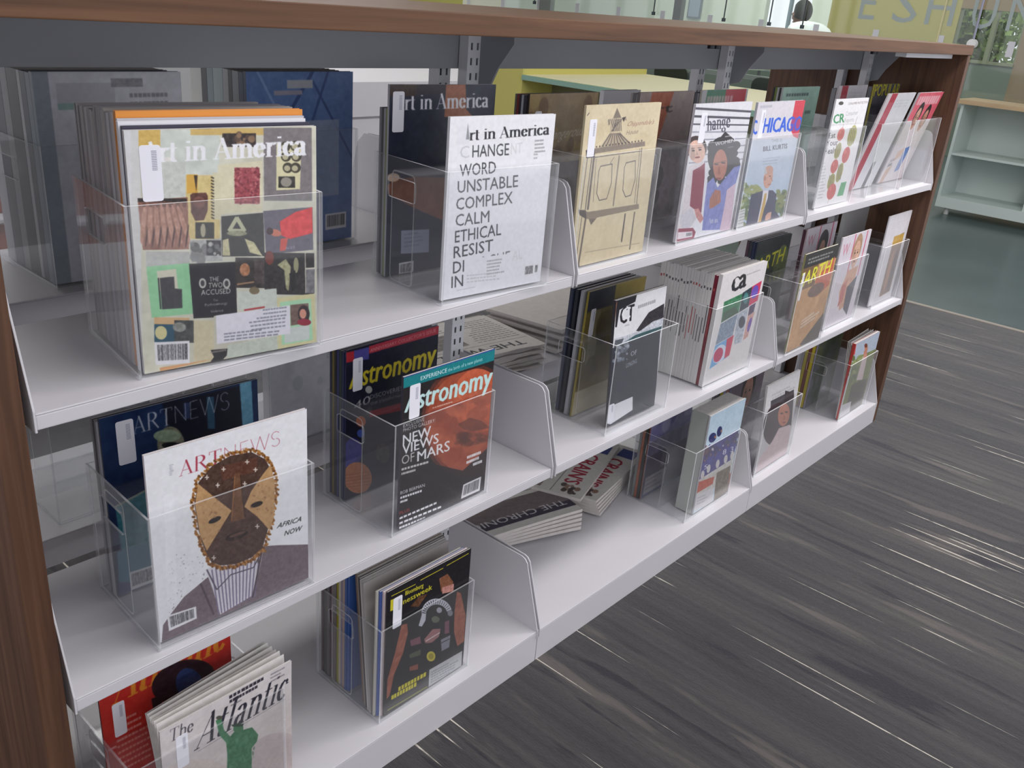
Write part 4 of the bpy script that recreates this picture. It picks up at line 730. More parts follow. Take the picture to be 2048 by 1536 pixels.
def cv_drawing():
    c = Canvas(.222, .285, 400, (214, 200, 168), 21).fr([(285, 280), (815, 265), (655, 1235), (215, 1330)])
    c.all((214, 200, 166), mot=.03, cell=120); c.blobs(250, 290, 760, 1290, 12, 60, [(204, 186, 150), (222, 208, 178)], 1.3, .3); I = (96, 86, 84)
    c.poly([(500, 300), (530, 375), (472, 378)], (130, 118, 104)); c.poly([(458, 380), (540, 372), (520, 470), (450, 480)], (186, 172, 146)); [c.line([(455 + i * 14, 385), (480 + i * 10, 470)], .7, I) for i in range(6)]; [c.line([(535 - i * 14, 385), (460 + i * 4, 470)], .6, I) for i in range(4)]; c.poly([(435, 388), (450, 380), (452, 420), (440, 430)], I, al=.6); c.poly([(535, 375), (560, 368), (545, 405)], (60, 54, 52))
    c.poly([(446, 488), (520, 478), (560, 530), (600, 555), (380, 590), (400, 560)], (180, 166, 142)); [c.line([(455 + i * 9, 486), (400 + i * 27, 575 - i * 2)], .9, I) for i in range(8)]
    c.poly([(288, 600), (352, 588), (690, 545), (690, 578), (350, 625), (350, 650), (292, 655)], (140, 128, 116)); c.poly([(288, 600), (350, 590), (350, 650), (292, 655)], (70, 62, 64)); [c.ell(360 + i * 22, 578 - i * 2.7, 5, 6, (90, 80, 78)) for i in range(15)]
    c.line([(345, 650), (312, 985)], 2.4, (110, 100, 92)); c.line([(330, 650), (296, 985)], 1, I); c.line([(300, 655), (268, 980)], .9, I); c.line([(668, 590), (625, 965)], .9, I); c.line([(655, 595), (612, 950)], .6, I); c.line([(515, 640), (475, 965)], 1.8, (140, 128, 114)); c.line([(350, 650), (670, 610)], .7, I)
    for x0, y0, w_, h_ in ((375, 710, 92, 220), (545, 690, 78, 220)): c.line([(x0 + 15, y0), (x0 + w_, y0 - 14), (x0 + w_ - 4, y0 + h_ * .5), (x0 + w_ - 34, y0 + h_ - 10), (x0 + 10, y0 + h_), (x0 - 8, y0 + h_ * .8), (x0 + 4, y0 + 30), (x0 + 15, y0)], .8, I)
    c.line([(360, 660), (345, 940)], .5, I); c.line([(480, 650), (455, 690), (470, 705)], .5, I)
    c.poly([(250, 990), (320, 1000), (640, 955), (640, 985), (320, 1045), (300, 1040), (255, 1010)], (140, 126, 108)); c.poly([(250, 985), (300, 990), (305, 1045), (262, 1020)], (86, 76, 72)); c.line([(300, 1040), (262, 1318)], 2.2, (110, 98, 88)); c.line([(275, 1030), (245, 1310)], .8, I); c.line([(552, 1015), (528, 1180)], 2, (96, 86, 82)); c.line([(612, 1005), (578, 1225)], 1.8, (110, 98, 90)); c.poly([(240, 1305), (270, 1310), (268, 1335), (238, 1330)], (70, 60, 60)); c.poly([(320, 1045), (372, 1036), (335, 1080)], (120, 108, 98)); c.line([(300, 1240), (640, 1190)], .7, (170, 156, 132))
    c.txt('A', (550, 400), (566, 398), 36, (120, 100, 96), 0, .2); c.txt('Chippendale\'s', (565, 436), (748, 424), 34, (160, 116, 104), 0, .12); c.txt('House', (562, 498), (642, 488), 32, (140, 120, 108), 0, .12); c.line([(290, 355), (305, 335)], .8, I); return c.material('print_drawing')
def cv_hange():
    c = Canvas(.213, .275, 400, (222, 222, 228), 22).fr([(250, 95), (775, 85), (600, 1300), (60, 1475)])
    c.all((222, 222, 228)); 
    for i in range(8): c.line([(240 - i * 8, 135 + i * 76), (775, 180 + i * 62)], 1.3 if i > 1 else 2, (70, 66, 80) if i < 3 else (150, 152, 166))
    c.poly([(180, 700), (340, 640), (300, 1180), (150, 1400), (60, 1475)], (214, 206, 210), mot=.04); c.face(262, 540, 110, (222, 182, 164), (62, 44, 44), -8, .9); c.poly([(300, 1160), (205, 1090), (230, 740), (300, 700), (345, 660), (345, 800), (320, 1150)], (134, 34, 62), mot=.05); c.ell(188, 480, 10, 14, (226, 226, 230)); c.poly([(250, 1120), (290, 1110), (345, 1210), (310, 1260), (270, 1200)], (196, 130, 126), mot=.07); c.poly([(100, 1200), (220, 1110), (270, 1220), (150, 1380)], (200, 198, 206), mot=.05)
    c.blobs(400, 480, 640, 860, 150, 34, [(34, 30, 36), (46, 40, 46), (26, 24, 28)], 1, 1); c.ell(505, 600, 135, 190, (38, 34, 38)); c.poly([(440, 480), (530, 360), (620, 440), (640, 520)], (44, 40, 44)); 
    c.poly([(370, 860), (430, 800), (470, 900), (620, 700), (680, 680), (640, 860), (590, 1300), (330, 1330), (350, 1060)], (120, 128, 190), mot=.07, cell=30); c.poly([(560, 920), (640, 850), (620, 1080), (600, 1310), (500, 1320), (540, 1080)], (206, 180, 196), mot=.04)
    c.ell(490, 680, 66, 150, (176, 112, 92), 2, mot=.05); c.ell(455, 675, 22, 7, (50, 32, 32)); c.ell(520, 660, 22, 7, (50, 32, 32)); c.poly([(480, 680), (498, 770), (468, 770)], (146, 88, 74)); c.ell(478, 812, 26, 9, (130, 56, 60)); c.line([(430, 668), (545, 640)], .5, (70, 50, 50)); c.poly([(400, 1010), (450, 920), (500, 930), (505, 1040), (430, 1100), (395, 1110)], (168, 104, 82), mot=.06); [c.line([(420 + i * 16, 950 + i * 4), (410 + i * 18, 1060)], .6, (126, 74, 62)) for i in range(4)]
    c.serif('hange', (358, 352), (578, 318), 128, (60, 54, 74), thick=.12, tr=.02); c.txt('WOMEN', (440, 500), (620, 458), 34, WHT, .02); c.greek((530, 415), (600, 405), 1, 10, 10, (222, 222, 226)); c.greek((560, 520), (640, 505), 1, 10, 12, (140, 140, 150)); c.serif('An in', (392, 1258), (480, 1240), 50, (210, 206, 216), thick=.14)
    c.poly([(85, 1330), (240, 1310), (268, 1350), (250, 1415), (75, 1462)], (140, 42, 70)); c.poly([(92, 1365), (235, 1345), (235, 1400), (84, 1440)], (224, 214, 220)); c.bars([(170, 1362), (235, 1350), (232, 1395), (166, 1412)]); return c.material('print_hange')
def cv_city():
    c = Canvas(.213, .275, 400, (190, 200, 214), 23).fr([(800, 110), (1190, 85), (1030, 1180), (640, 1270)])
    c.all((206, 208, 216), col2=(170, 192, 216), mot=.02, cell=200); c.poly([(790, 100), (1200, 80), (1150, 430), (760, 450)], (214, 210, 216)); c.poly([(1105, 85), (1190, 85), (1140, 440), (1100, 420), (1070, 350)], (206, 44, 66)); 
    B = (38, 92, 214); c.txt('C', (760, 400), (792, 396), 135, B, .05, .06); c.txt('HICAGO', (838, 385), (1158, 365), 140, B, .05, .06); c.ell(1110, 310, 40, 70, (118, 60, 170), al=.45)
    c.greek((815, 160), (960, 150), 1, 10, 22, (170, 170, 182)); c.txt('THIS IS', (915, 470), (1005, 465), 28, (130, 136, 152)); c.txt('BILL KURTIS', (850, 556), (1050, 530), 46, (50, 54, 70), .03); c.greek((848, 630), (1020, 610), 3, 26, 8, (150, 160, 176))
    c.blobs(650, 860, 780, 1260, 60, 30, [(104, 124, 58), (140, 150, 80), (72, 92, 46), (190, 198, 180)]); c.blobs(960, 930, 1080, 1180, 50, 30, [(92, 110, 54), (60, 80, 44), (128, 134, 70)]); c.blobs(760, 880, 870, 980, 16, 24, [(150, 156, 84), (110, 126, 66)])
    c.poly([(645, 1110), (715, 1085), (700, 1260), (640, 1270)], (206, 208, 206)); [c.line([(650, 1125 + i * 28), (712, 1105 + i * 28)], .8, (140, 144, 146)) for i in range(5)]
    c.poly([(760, 960), (860, 925), (940, 925), (972, 965), (965, 1120), (1010, 1190), (720, 1265)], (40, 40, 78), mot=.03); c.poly([(858, 925), (905, 925), (900, 1000), (830, 1250), (815, 1245), (850, 1020)], (222, 218, 226)); c.poly([(872, 955), (890, 950), (880, 1060), (845, 1235), (822, 1240), (855, 1060)], (196, 160, 74)); c.ell(898, 800, 38, 105, (206, 154, 132), 6, mot=.04); c.ell(905, 730, 34, 40, (196, 150, 130)); c.ell(870, 810, 10, 24, (176, 126, 106)); c.poly([(862, 780), (872, 700), (890, 760)], (190, 184, 186)); c.ell(912, 790, 8, 4, (50, 36, 36)); c.line([(918, 800), (938, 840)], .6, (150, 96, 80)); c.line([(895, 870), (925, 866)], .6, (140, 70, 66)); c.poly([(905, 1140), (935, 1130), (930, 1195), (880, 1225), (885, 1170)], (204, 156, 136), mot=.05)
    return c.material('print_city')
def cv_skewers():
    c = Canvas(.205, .272, 360, (232, 230, 232), 24).fr([(490, 258), (762, 255), (640, 1015), (395, 1045)])
    c.rect(400, 450, 760, 458, (214, 214, 214)); c.txt('CONSUMER PROTECTION', (590, 305), (752, 298), 18, (110, 100, 96)); c.ell(530, 290, 20, 14, (60, 52, 50)); c.txt('CR', (482, 445), (568, 438), 72, (46, 140, 82), .05); c.txt('Consumer', (578, 390), (676, 384), 36, (170, 174, 172)); c.txt('Reports', (572, 440), (648, 436), 34, (170, 174, 172))
    for s, y, x1 in (('Eat', 555, 508), ('Your', 610, 535), ('Health', 668, 545)): c.txt(s, (458 - (y - 555) * .25, y), (x1, y - 4), 44, (50, 46, 48), .02)
    c.line([(565, 450), (500, 1020)], .6, (120, 90, 60)); c.line([(675, 400), (590, 760)], .6, (120, 90, 60))
    def veg(x, y, rx, ry, k):
        if k: c.ell(x, y, rx, ry, (166, 160, 70), 12, mot=.06); [c.line([(x - rx * .6 + j * rx * .42, y - ry * .8), (x - rx * .8 + j * rx * .42, y + ry * .75)], 1.3, (70, 62, 36)) for j in range(4)]
        else: c.ell(x, y, rx, ry, (196, 64, 56), 12, mot=.08); c.ell(x - rx * .3, y - ry * .4, rx * .3, ry * .3, (226, 130, 116), al=.6)
    for v in ((552, 528, 27, 50, 0), (540, 650, 24, 60, 1), (524, 762, 27, 50, 0), (510, 870, 26, 58, 1), (520, 940, 32, 56, 0), (643, 545, 33, 80, 1), (608, 685, 28, 60, 0), (570, 810, 22, 70, 1)): veg(*v)
    c.poly([(590, 885), (632, 880), (612, 975), (566, 978)], (70, 160, 100)); c.greek((415, 740), (470, 735), 12, 22, 8, (170, 168, 170)); return c.material('print_skewers')
def cv_redstripe():
    c = Canvas(.205, .272, 160, (214, 214, 218), 25); c.rect(.12, 0, .32, 1, (176, 44, 62)); c.rect(.14, .09, .3, .3, (206, 206, 208), al=.25); c.rect(0, 0, .12, 1, (206, 198, 200)); c.greek((.4, .08), (.9, .08), 3, .03, .012, (190, 190, 196)); c.rect(.62, .72, .74, 1, (90, 90, 92), al=.7); return c.material('print_redstripe')
def cv_family():
    c = Canvas(.205, .272, 240, (220, 210, 212), 26); c.rect(0, 0, 1, .3, (218, 96, 112), mot=.05); c.greek((.06, .13), (.95, .13), 1, .1, .09, (236, 190, 196), .8); c.poly([(.05, 1), (.12, .45), (.4, .3), (.95, .35), (.95, 1)], (222, 212, 212), mot=.05); c.face(.33, .27, .12, SK, HR, 8); c.face(.68, .3, .12, (196, 140, 116), HR, 8); c.poly([(.5, .62), (.7, .6), (.66, .88), (.5, .9)], (72, 120, 186)); c.poly([(.25, .65), (.5, .6), (.48, .7), (.26, .76)], (216, 170, 140)); c.poly([(.1, .85), (.3, .8), (.2, 1), (.08, 1)], (206, 166, 140)); c.txt('Just', (.1, .76), (.26, .75), .04, (60, 60, 70), .02); c.greek((.1, .82), (.34, .8), 1, .1, .035, (60, 60, 70)); return c.material('print_family')
def cv_wave():
    c = Canvas(.203, .272, 400, (226, 226, 230), 27).fr([(515, 400), (940, 325), (885, 1200), (485, 1360)])
    c.all((224, 224, 228)); c.poly([(515, 400), (690, 370), (680, 420), (545, 470), (530, 600), (515, 600)], (34, 34, 40)); c.poly([(690, 370), (940, 330), (930, 460), (720, 520)], (228, 228, 232)); c.txt('CT', (556, 580), (672, 556), 128, (36, 34, 40), .06); c.txt('C', (570, 552), (640, 540), 96, (230, 230, 234), .07); c.greek((705, 475), (900, 430), 1, 10, 24, (150, 150, 156)); c.greek((600, 600), (660, 590), 1, 10, 10, (170, 170, 178))
    c.poly([(700, 640), (800, 510), (925, 455), (925, 555), (860, 600), (740, 650)], (50, 46, 52), mot=.08); c.poly([(510, 690), (620, 670), (740, 640), (840, 580), (925, 560), (920, 640), (700, 680), (560, 740)], (196, 200, 208), mot=.14, cell=16); c.poly([(560, 740), (700, 670), (915, 620), (900, 700), (640, 760), (505, 800)], (64, 96, 100), mot=.1); c.poly([(520, 700), (600, 690), (560, 760), (510, 780)], (50, 54, 62), al=.7)
    c.poly([(500, 760), (905, 650), (890, 1200), (485, 1360)], (44, 48, 60), mot=.05, cell=40); c.blobs(520, 740, 640, 860, 40, 14, [(170, 178, 190), (110, 118, 130)], 1, .7); c.txt('THE', (590, 745), (640, 730), 30, (196, 200, 206)); c.txt('OF', (665, 830), (715, 815), 36, (196, 200, 206)); c.txt('LONGING', (630, 915), (720, 880), 34, (186, 190, 198)); c.line([(515, 410), (480, 1050)], 1.6, (190, 112, 74)); c.poly([(495, 1205), (700, 1130), (705, 1230), (600, 1290), (520, 1335), (490, 1330)], (226, 226, 232)); return c.material('print_wave')
def cv_grid():
    c = Canvas(.215, .275, 400, (226, 222, 222), 28).fr([(1400, 230), (1800, 170), (1650, 1060), (1310, 1100)])
    c.all((222, 218, 218)); I = (40, 38, 44); c.txt('ca', (1480, 400), (1600, 370), 190, I, .06, .1); c.ell(1522, 300, 18, 24, (226, 222, 222)); c.greek((1605, 275), (1745, 245), 1, 10, 10, (150, 150, 156))
    c.poly([(1425, 470), (1580, 430), (1555, 590), (1415, 640)], (56, 124, 84), mot=.1, cell=30); c.poly([(1430, 560), (1520, 530), (1560, 590), (1415, 635)], (60, 90, 70), mot=.08); c.poly([(1580, 425), (1665, 385), (1640, 560), (1560, 590)], (44, 62, 72), mot=.12); c.ell(1612, 480, 22, 50, (70, 130, 130)); c.poly([(1665, 385), (1750, 350), (1720, 525), (1642, 555)], (206, 50, 92)); c.ell(1690, 440, 30, 60, (106, 80, 180), 12)
    c.poly([(1412, 650), (1550, 600), (1520, 770), (1385, 810)], (130, 146, 164), mot=.13, cell=14); c.poly([(1550, 600), (1640, 570), (1600, 850), (1540, 850), (1535, 770)], (176, 184, 196), mot=.15, cell=18); c.ell(1590, 680, 28, 50, (60, 62, 76)); c.poly([(1650, 560), (1705, 540), (1690, 620), (1640, 640)], (70, 52, 90)); c.poly([(1640, 640), (1700, 620), (1650, 820), (1610, 840)], (206, 160, 150), mot=.12, cell=12); c.ell(1660, 720, 14, 60, (110, 84, 170), 12)
    c.poly([(1385, 815), (1530, 770), (1500, 930), (1355, 985)], (110, 168, 214)); c.ell(1425, 890, 52, 70, (206, 216, 232), 10); c.ell(1415, 895, 36, 54, (186, 44, 92), 10, mot=.05); c.poly([(1475, 790), (1530, 770), (1505, 925), (1465, 940)], (198, 50, 84)); return c.material('print_grid')
def cv_earth(k):
    c = Canvas(.2, .27, 240, (60, 60, 56), 29 + k)
    if k == 0: c.all((196, 150, 100), mot=.08, cell=60); c.rect(0, 0, 1, .14, (50, 48, 46)); c.greek((.1, .07), (.9, .07), 2, .035, .018, (170, 170, 166)); c.poly([(.45, .3), (.95, .12), (.95, .42), (.6, .5)], (196, 96, 66), mot=.07); c.rect(0, .14, .45, .36, (120, 90, 60), mot=.08); c.ell(.55, .42, .25, .07, (110, 80, 66), mot=.1); c.poly([(.4, .98), (1, .72), (1, 1.0), (.5, 1.0)], (84, 72, 62), mot=.06); c.greek((.3, .72), (.85, .66), 3, .035, .016, (224, 220, 222))
    else: c.all((70, 84, 66), mot=.09, cell=50); c.rect(0, 0, 1, .14, (52, 60, 60)); c.rect(0, .5, 1, 1, (44, 46, 50), mot=.04); c.ell(.8, .3, .2, .2, (106, 118, 78), mot=.1)
    c.txt('EARTH', (-.06, .34), (.86, .28), .16, (226, 224, 60), .05, .03); return c.material('print_earth%d' % k)
def cv_glam(k):
    c = Canvas(.205, .275, 240, (214, 204, 212), 33 + k); c.all((214, 206, 214), mot=.02)
    for x in (.42, .84): c.rect(x, 0, x + .035, .5, (206, 90, 120))
    c.txt('W', (.08, .2), (.3, .2), .13, (206, 130, 150), .02)
    if k: c.ell(.62, .22, .17, .16, HR); c.face(.62, .3, .14, (190, 140, 120), HR); c.poly([(.3, 1), (.4, .5), (.85, .5), (.95, 1)], (60, 48, 56), mot=.05)
    else: c.face(.6, .22, .15, (214, 170, 146), (176, 140, 110)); c.poly([(.3, .62), (.45, .4), (.8, .38), (.75, .8), (.45, .85)], (206, 156, 128), mot=.06); c.poly([(.55, .6), (.85, .5), (.8, .95), (.6, .85)], (72, 66, 82)); c.poly([(.35, .55), (.52, .5), (.5, .75), (.36, .8)], (190, 110, 100), mot=.08)
    return c.material('print_glam%d' % k)
def cv_booklet():
    c = Canvas(.2, .275, 200, (214, 210, 214), 36); c.greek((.2, .1), (.7, .1), 3, .025, .01, (196, 194, 198)); c.poly([(.42, .26), (.88, .24), (.88, .92), (.42, .94)], (128, 100, 84), mot=.1, cell=14); c.rect(.42, .25, .88, .36, (190, 150, 64), mot=.05); c.ell(.58, .65, .07, .24, (166, 120, 96)); c.ell(.76, .66, .07, .24, (90, 74, 78)); return c.material('print_booklet')
def cv_players():
    c = Canvas(.205, .272, 360, (176, 198, 214), 37).fr([(780, 590), (1115, 435), (1000, 1215), (680, 1400)])
    c.all((178, 200, 216), col2=(200, 214, 222), mot=.03, cell=60); c.ell(812, 768, 34, 44, (46, 52, 104), 30, mot=.06, cell=8); c.ell(876, 716, 24, 44, (44, 50, 100), 10, mot=.06, cell=8); c.ell(838, 762, 10, 12, (150, 108, 92)); c.ell(892, 712, 7, 12, (150, 108, 92)); c.ell(800, 790, 12, 8, (80, 70, 120)); c.poly([(870, 800), (1060, 700), (1060, 740), (880, 830), (720, 880), (730, 850)], (196, 200, 210))
    c.poly([(725, 870), (1065, 700), (1030, 940), (690, 1130)], (64, 60, 130), mot=.09, cell=24); c.blobs(735, 840, 870, 940, 16, 24, [(90, 56, 66), (60, 50, 90), (110, 80, 80)]); c.blobs(960, 740, 1060, 830, 8, 20, [(76, 74, 80), (60, 60, 100)]); c.blobs(745, 830, 1060, 880, 9, 20, [(64, 60, 128), (206, 202, 206), (70, 66, 138)], .8, .9)
    for x, y in ((800, 960), (885, 920), (960, 880), (1020, 850), (745, 1010)): c.ell(x, y, 26, 44, (72, 68, 146), 12, mot=.07, cell=9); c.ell(x + 4, y - 52, 15, 19, (60, 56, 120)); c.ell(x + 9, y - 50, 7, 9, (140, 100, 84)); c.ell(x - 2, y + 66, 17, 36, (210, 206, 204), 8, mot=.05)
    c.txt('8', (925, 912), (958, 902), 44, (214, 214, 226), .04); c.txt('3', (1000, 890), (1025, 880), 44, (214, 214, 226), .04); c.txt('5', (755, 1035), (785, 1022), 38, (214, 214, 226), .04)
    c.poly([(690, 1130), (1030, 940), (1010, 1100), (685, 1290)], (206, 202, 196), mot=.12, cell=22); c.poly([(700, 1140), (860, 1090), (850, 1150), (690, 1235)], (190, 84, 56), mot=.09); c.poly([(985, 1080), (1018, 1060), (1005, 1215), (975, 1230)], (176, 84, 60)); c.poly([(880, 1060), (1010, 1000), (1000, 1230), (870, 1300)], (120, 108, 92), mot=.12, cell=24); c.poly([(690, 1240), (860, 1185), (855, 1310), (690, 1370)], (214, 212, 214)); c.greek((710, 1275), (840, 1225), 3, 24, 8, (160, 160, 166)); return c.material('print_players')
def cv_portrait():
    c = Canvas(.2, .272, 320, (196, 194, 196), 38).fr([(1360, 330), (1600, 220), (1480, 900), (1190, 1060)])
    c.all((200, 198, 200), mot=.02); c.poly([(1370, 430), (1545, 355), (1545, 420), (1360, 510)], (70, 66, 72)); c.greek((1380, 400), (1560, 320), 2, 22, 14, (170, 168, 172)); c.ell(1400, 620, 100, 180, (62, 50, 54), 14, mot=.05); c.poly([(1480, 360), (1545, 380), (1520, 640), (1440, 600)], (60, 50, 54)); c.poly([(1360, 760), (1420, 650), (1510, 630), (1500, 900), (1210, 1050), (1250, 900)], (206, 184, 186), mot=.04); c.ell(1462, 545, 46, 92, (184, 116, 90), 8, mot=.05); c.ell(1445, 530, 12, 6, (50, 34, 34)); c.ell(1482, 522, 12, 6, (50, 34, 34)); c.poly([(1465, 540), (1474, 580), (1455, 582)], (150, 88, 70)); c.ell(1463, 606, 16, 6, (140, 56, 56)); return c.material('print_portrait')
def cv_garden():
    c = Canvas(.2, .272, 280, (176, 190, 206), 39).fr([(955, 290), (1232, 185), (1040, 860), (790, 1000)])
    c.all((176, 188, 204), mot=.03); c.poly([(930, 480), (1000, 420), (1200, 360), (1040, 870), (790, 1010)], (112, 122, 62), mot=.12, cell=26); c.blobs(880, 430, 1040, 700, 40, 26, [(92, 110, 48), (140, 150, 84), (70, 84, 44)], 1, .7); c.poly([(930, 690), (1090, 640), (1030, 880), (850, 960)], (74, 72, 56), mot=.09, cell=20); c.poly([(1040, 430), (1090, 430), (1040, 650), (975, 655)], (206, 186, 186), mot=.03); c.ell(1075, 345, 18, 40, (196, 128, 100)); c.ell(1072, 318, 18, 22, (120, 60, 40)); c.poly([(1050, 370), (1085, 370), (1085, 440), (1045, 440)], (196, 130, 110)); c.poly([(820, 880), (930, 840), (915, 935), (810, 990)], (206, 204, 208)); c.poly([(925, 300), (960, 290), (945, 400), (920, 410)], (206, 50, 50)); return c.material('print_garden')
def cv_simple(seed, bg, things, w=.21, h=.275, px=180, name=''):
    c = Canvas(w, h, px, bg, seed); c.all(bg, mot=.04, cell=40)
    for t in things: getattr(c, t[0])(*t[1], **(t[2] if len(t) > 2 else {}))
    return c.material('print_' + name)
def cv_news(k):
    c = Canvas(.38, .28, 400, (206, 202, 198), 60 + k); ink = (96, 94, 96)
    if k == 0:
        c.rect(0, .10, 1, .52, (118, 108, 108), mot=.03); c.rect(0, .10, 1, .22, (64, 60, 72)); c.txt('THE CHRONICLE', (.05, .25), (.93, .25), .10, (206, 202, 204), .01); c.greek((.05, .60), (.45, .60), 9, .042, .012, ink); c.rect(.5, .56, .95, .92, (150, 134, 126), mot=.1)
    elif k == 1:
        c.txt("CRAIN'S", (.26, .28), (.80, .28), .17, (156, 42, 62), .05); c.rect(.05, .06, .2, .26, (60, 70, 130)); c.blobs(.82, .06, .96, .28, 14, .03, [(60, 46, 46), (130, 100, 84)]); c.line([(.02, .34), (.98, .34)], .5, (90, 88, 88)); c.greek((.04, .5), (.46, .5), 10, .045, .012, ink); c.rect(.5, .46, .96, .9, (128, 118, 112), mot=.12)
    else:
        c.rs.rand(k); c.txt('THE WALL', (.12, .2), (.86, .2), .12, (64, 62, 66), .02); c.line([(.03, .26), (.97, .26)], .4, ink); c.greek((.05, .34), (.45, .34), 12, .05, .014, ink); c.rect(.5, .32, .95, .66, (128, 124, 122), mot=.12); c.greek((.5, .74), (.95, .74), 5, .05, .014, ink)
    return c.material('print_news%d' % k, 0.8)
# ------------------------------------------------------------------ filling the shelves
YM = .0235                      # front faces of the displayed issues, just behind the holder's front panel
STK = (.006, .010, .0215, .060)
def rear(*a, **k): return mag(*a, **k)
# --- top shelf, first bay
turn(-.785, .018, -8)
holder(-.785, .018, 'A', 'clear holder packed with the thick run of art magazines, top shelf at left', wd=.236, spacer=False)
mag('art magazine with a collage cover and white serif title, top shelf left', -.7765, YM, 'A', .222, .274, .0055, cv_collage(), spine=(206, 204, 206), sticker=(.014, .0155, .0225, .060))
G1 = 'back issues packed behind the collage cover'
ys = [YM + .0066]; rs = random.Random(5)
while ys[-1] < .188: ys.append(ys[-1] + rs.choice((.0045, .0055, .0065, .008)))
cs = [(60, 58, 76), (226, 226, 232), (196, 194, 200), (226, 146, 56)] + [(174, 172, 176), (150, 148, 152), (164, 160, 162), (186, 184, 190), (142, 138, 142), (170, 164, 160)] * 5
for n, y in enumerate(ys[:-1]):
    c = cs[n]; nm = {(60, 58, 76): 'dark navy', (226, 226, 232): 'white', (196, 194, 200): 'pale grey', (226, 146, 56): 'orange'}.get(c, 'grey')
    mag('%s back issue seen edge-on in the thick run behind the collage cover' % nm, -.7765 + rs.uniform(-.001, .001), y, 'A', .222 if n > 3 else .216, (.277, .281, .283, .290)[n] if n < 4 else .288 - rs.random() * .003 - (.006 if n > 14 else 0), ys[n + 1] - y - .0006, None, c, group=G1 + ' (%s)' % nm)
turn(-.312, .012, -5)
holder(-.312, .012, 'A', 'clear holder with the word-list cover, top shelf, first bay', wd=.228)
mag('white art magazine whose cover is a column of large grey words', -.3035, YM, 'A', .212, .271, .0055, cv_words(), spine=(222, 222, 226))
mag('dark blue art magazine with a bare arm, standing behind the word-list cover', -.3055, .166, 'A', .214, .298, .005, cv_arm(), spine=(190, 190, 196), sticker=STK)
for n, (c, nm) in enumerate((((146, 164, 62), 'lime green'), ((176, 176, 180), 'light grey'), ((96, 96, 100), 'dark grey'), ((150, 150, 154), 'mid grey'))):
    mag('%s back issue behind the dark blue arm cover' % nm, -.303, .1716 + n * .0058, 'A', .21, .262, .0052, None, c)
turn(0, 0, 0)
# --- top shelf, second bay
holder(.012, .018, 'A', 'clear holder with the cream furniture drawing cover, top shelf second bay', wd=.236)
mag('cream magazine with a pencil drawing of a pagoda-topped cabinet', .0145, YM, 'A', .224, .278, .0045, cv_drawing(), spine=(206, 192, 160), sticker=(.0135, .023, .020, .062), lean=.01)
dang = cv_simple(70, (150, 128, 92), [('blobs', (0, .0, 1, .5, 16, .07, [(168, 146, 96), (118, 94, 70)])), ('rect', (0, .45, 1, 1, (98, 86, 84)), dict(mot=.08)), ('txt', ('Dangerous', (.26, .3), (.8, .28), .07, (206, 196, 180), .0, .15)), ('txt', ('Beauty', (.82, .28), (1.0, .28), .07, (206, 196, 180), .0, .15)), ('greek', ((.3, .42), (.8, .41), 1, .04, .025, (170, 160, 150)))], .222, .283, 240, 'dang')
mag('brown magazine with a mottled dark cover behind the furniture drawing', .030, .164, 'A', .20, .279, .005, dang, spine=(60, 52, 48), sticker=(.018, .03, .018, .062))
for n, (c, nm) in enumerate((((60, 58, 66), 'charcoal'), ((186, 190, 200), 'silver'), ((56, 52, 58), 'near-black'), ((140, 52, 46), 'dark red'), ((112, 112, 100), 'olive grey'))):
    mag('%s back issue behind the mottled brown cover' % nm, .026, .1696 + n * .0052, 'A', .2, .276, .0046, None, c)
holder(.350, .018, 'A', 'clear holder with the two-women cover, top shelf second bay', wd=.236)
mag('magazine with two women, one in a crimson top, and striped background', .356, YM, 'A', .226, .272, .0055, cv_hange(), spine=(206, 200, 206), sticker=(.027, .017, .022, .058))
brn = cv_simple(71, (168, 152, 148), [('poly', ([(.2, 0), (.6, 0), (.3, .6), (0, .7)], (186, 110, 84)), dict(mot=.08)), ('rect', (0, .4, 1, 1, (136, 122, 128)), dict(mot=.1)), ('txt', ('rt', (.3, .16), (.62, .15), .07, (70, 60, 60), .01)), ('blobs', (0, .3, .6, .9, 14, .08, [(84, 70, 80), (70, 62, 66)]))], name='brown')
mag('brown and grey magazine standing behind the two-women cover', .372, .164, 'A', .208, .276, .006, brn, spine=(120, 110, 110))
for n, c in enumerate(((150, 146, 146), (120, 116, 118), (166, 160, 158))): mag('grey back issue behind the brown magazine', .374, .1706 + n * .0062, 'A', .208, .272, .0055, None, c, group='grey back issues behind the brown magazine')
holder(.600, .018, 'A', 'clear holder with the man in a navy suit cover, top shelf second bay', wd=.236)
mag('city magazine with a man in a navy suit and blue title letters', .608, YM, 'A', .226, .269, .0055, cv_city(), spine=(200, 204, 212), sticker=(.022, .016, .020, .060))
gr = cv_simple(72, (196, 196, 198), [('rect', (.1, 0, .5, .14, (60, 130, 96))), ('rect', (.5, 0, .96, .16, (190, 50, 64))), ('greek', ((.12, .1), (.9, .1), 1, .03, .05, (220, 190, 190)))], name='greenred')
mag('magazine with green and red title band, behind the navy suit cover', .612, .164, 'A', .208, .277, .005, gr, spine=(210, 206, 190))
for n, (c, nm) in enumerate((((150, 150, 156), 'grey'), ((96, 100, 110), 'slate'), ((110, 76, 86), 'maroon'))): mag('%s back issue behind the green and red title band' % nm, .612, .170 + n * .0062, 'A', .208, .27, .0055, None, c)
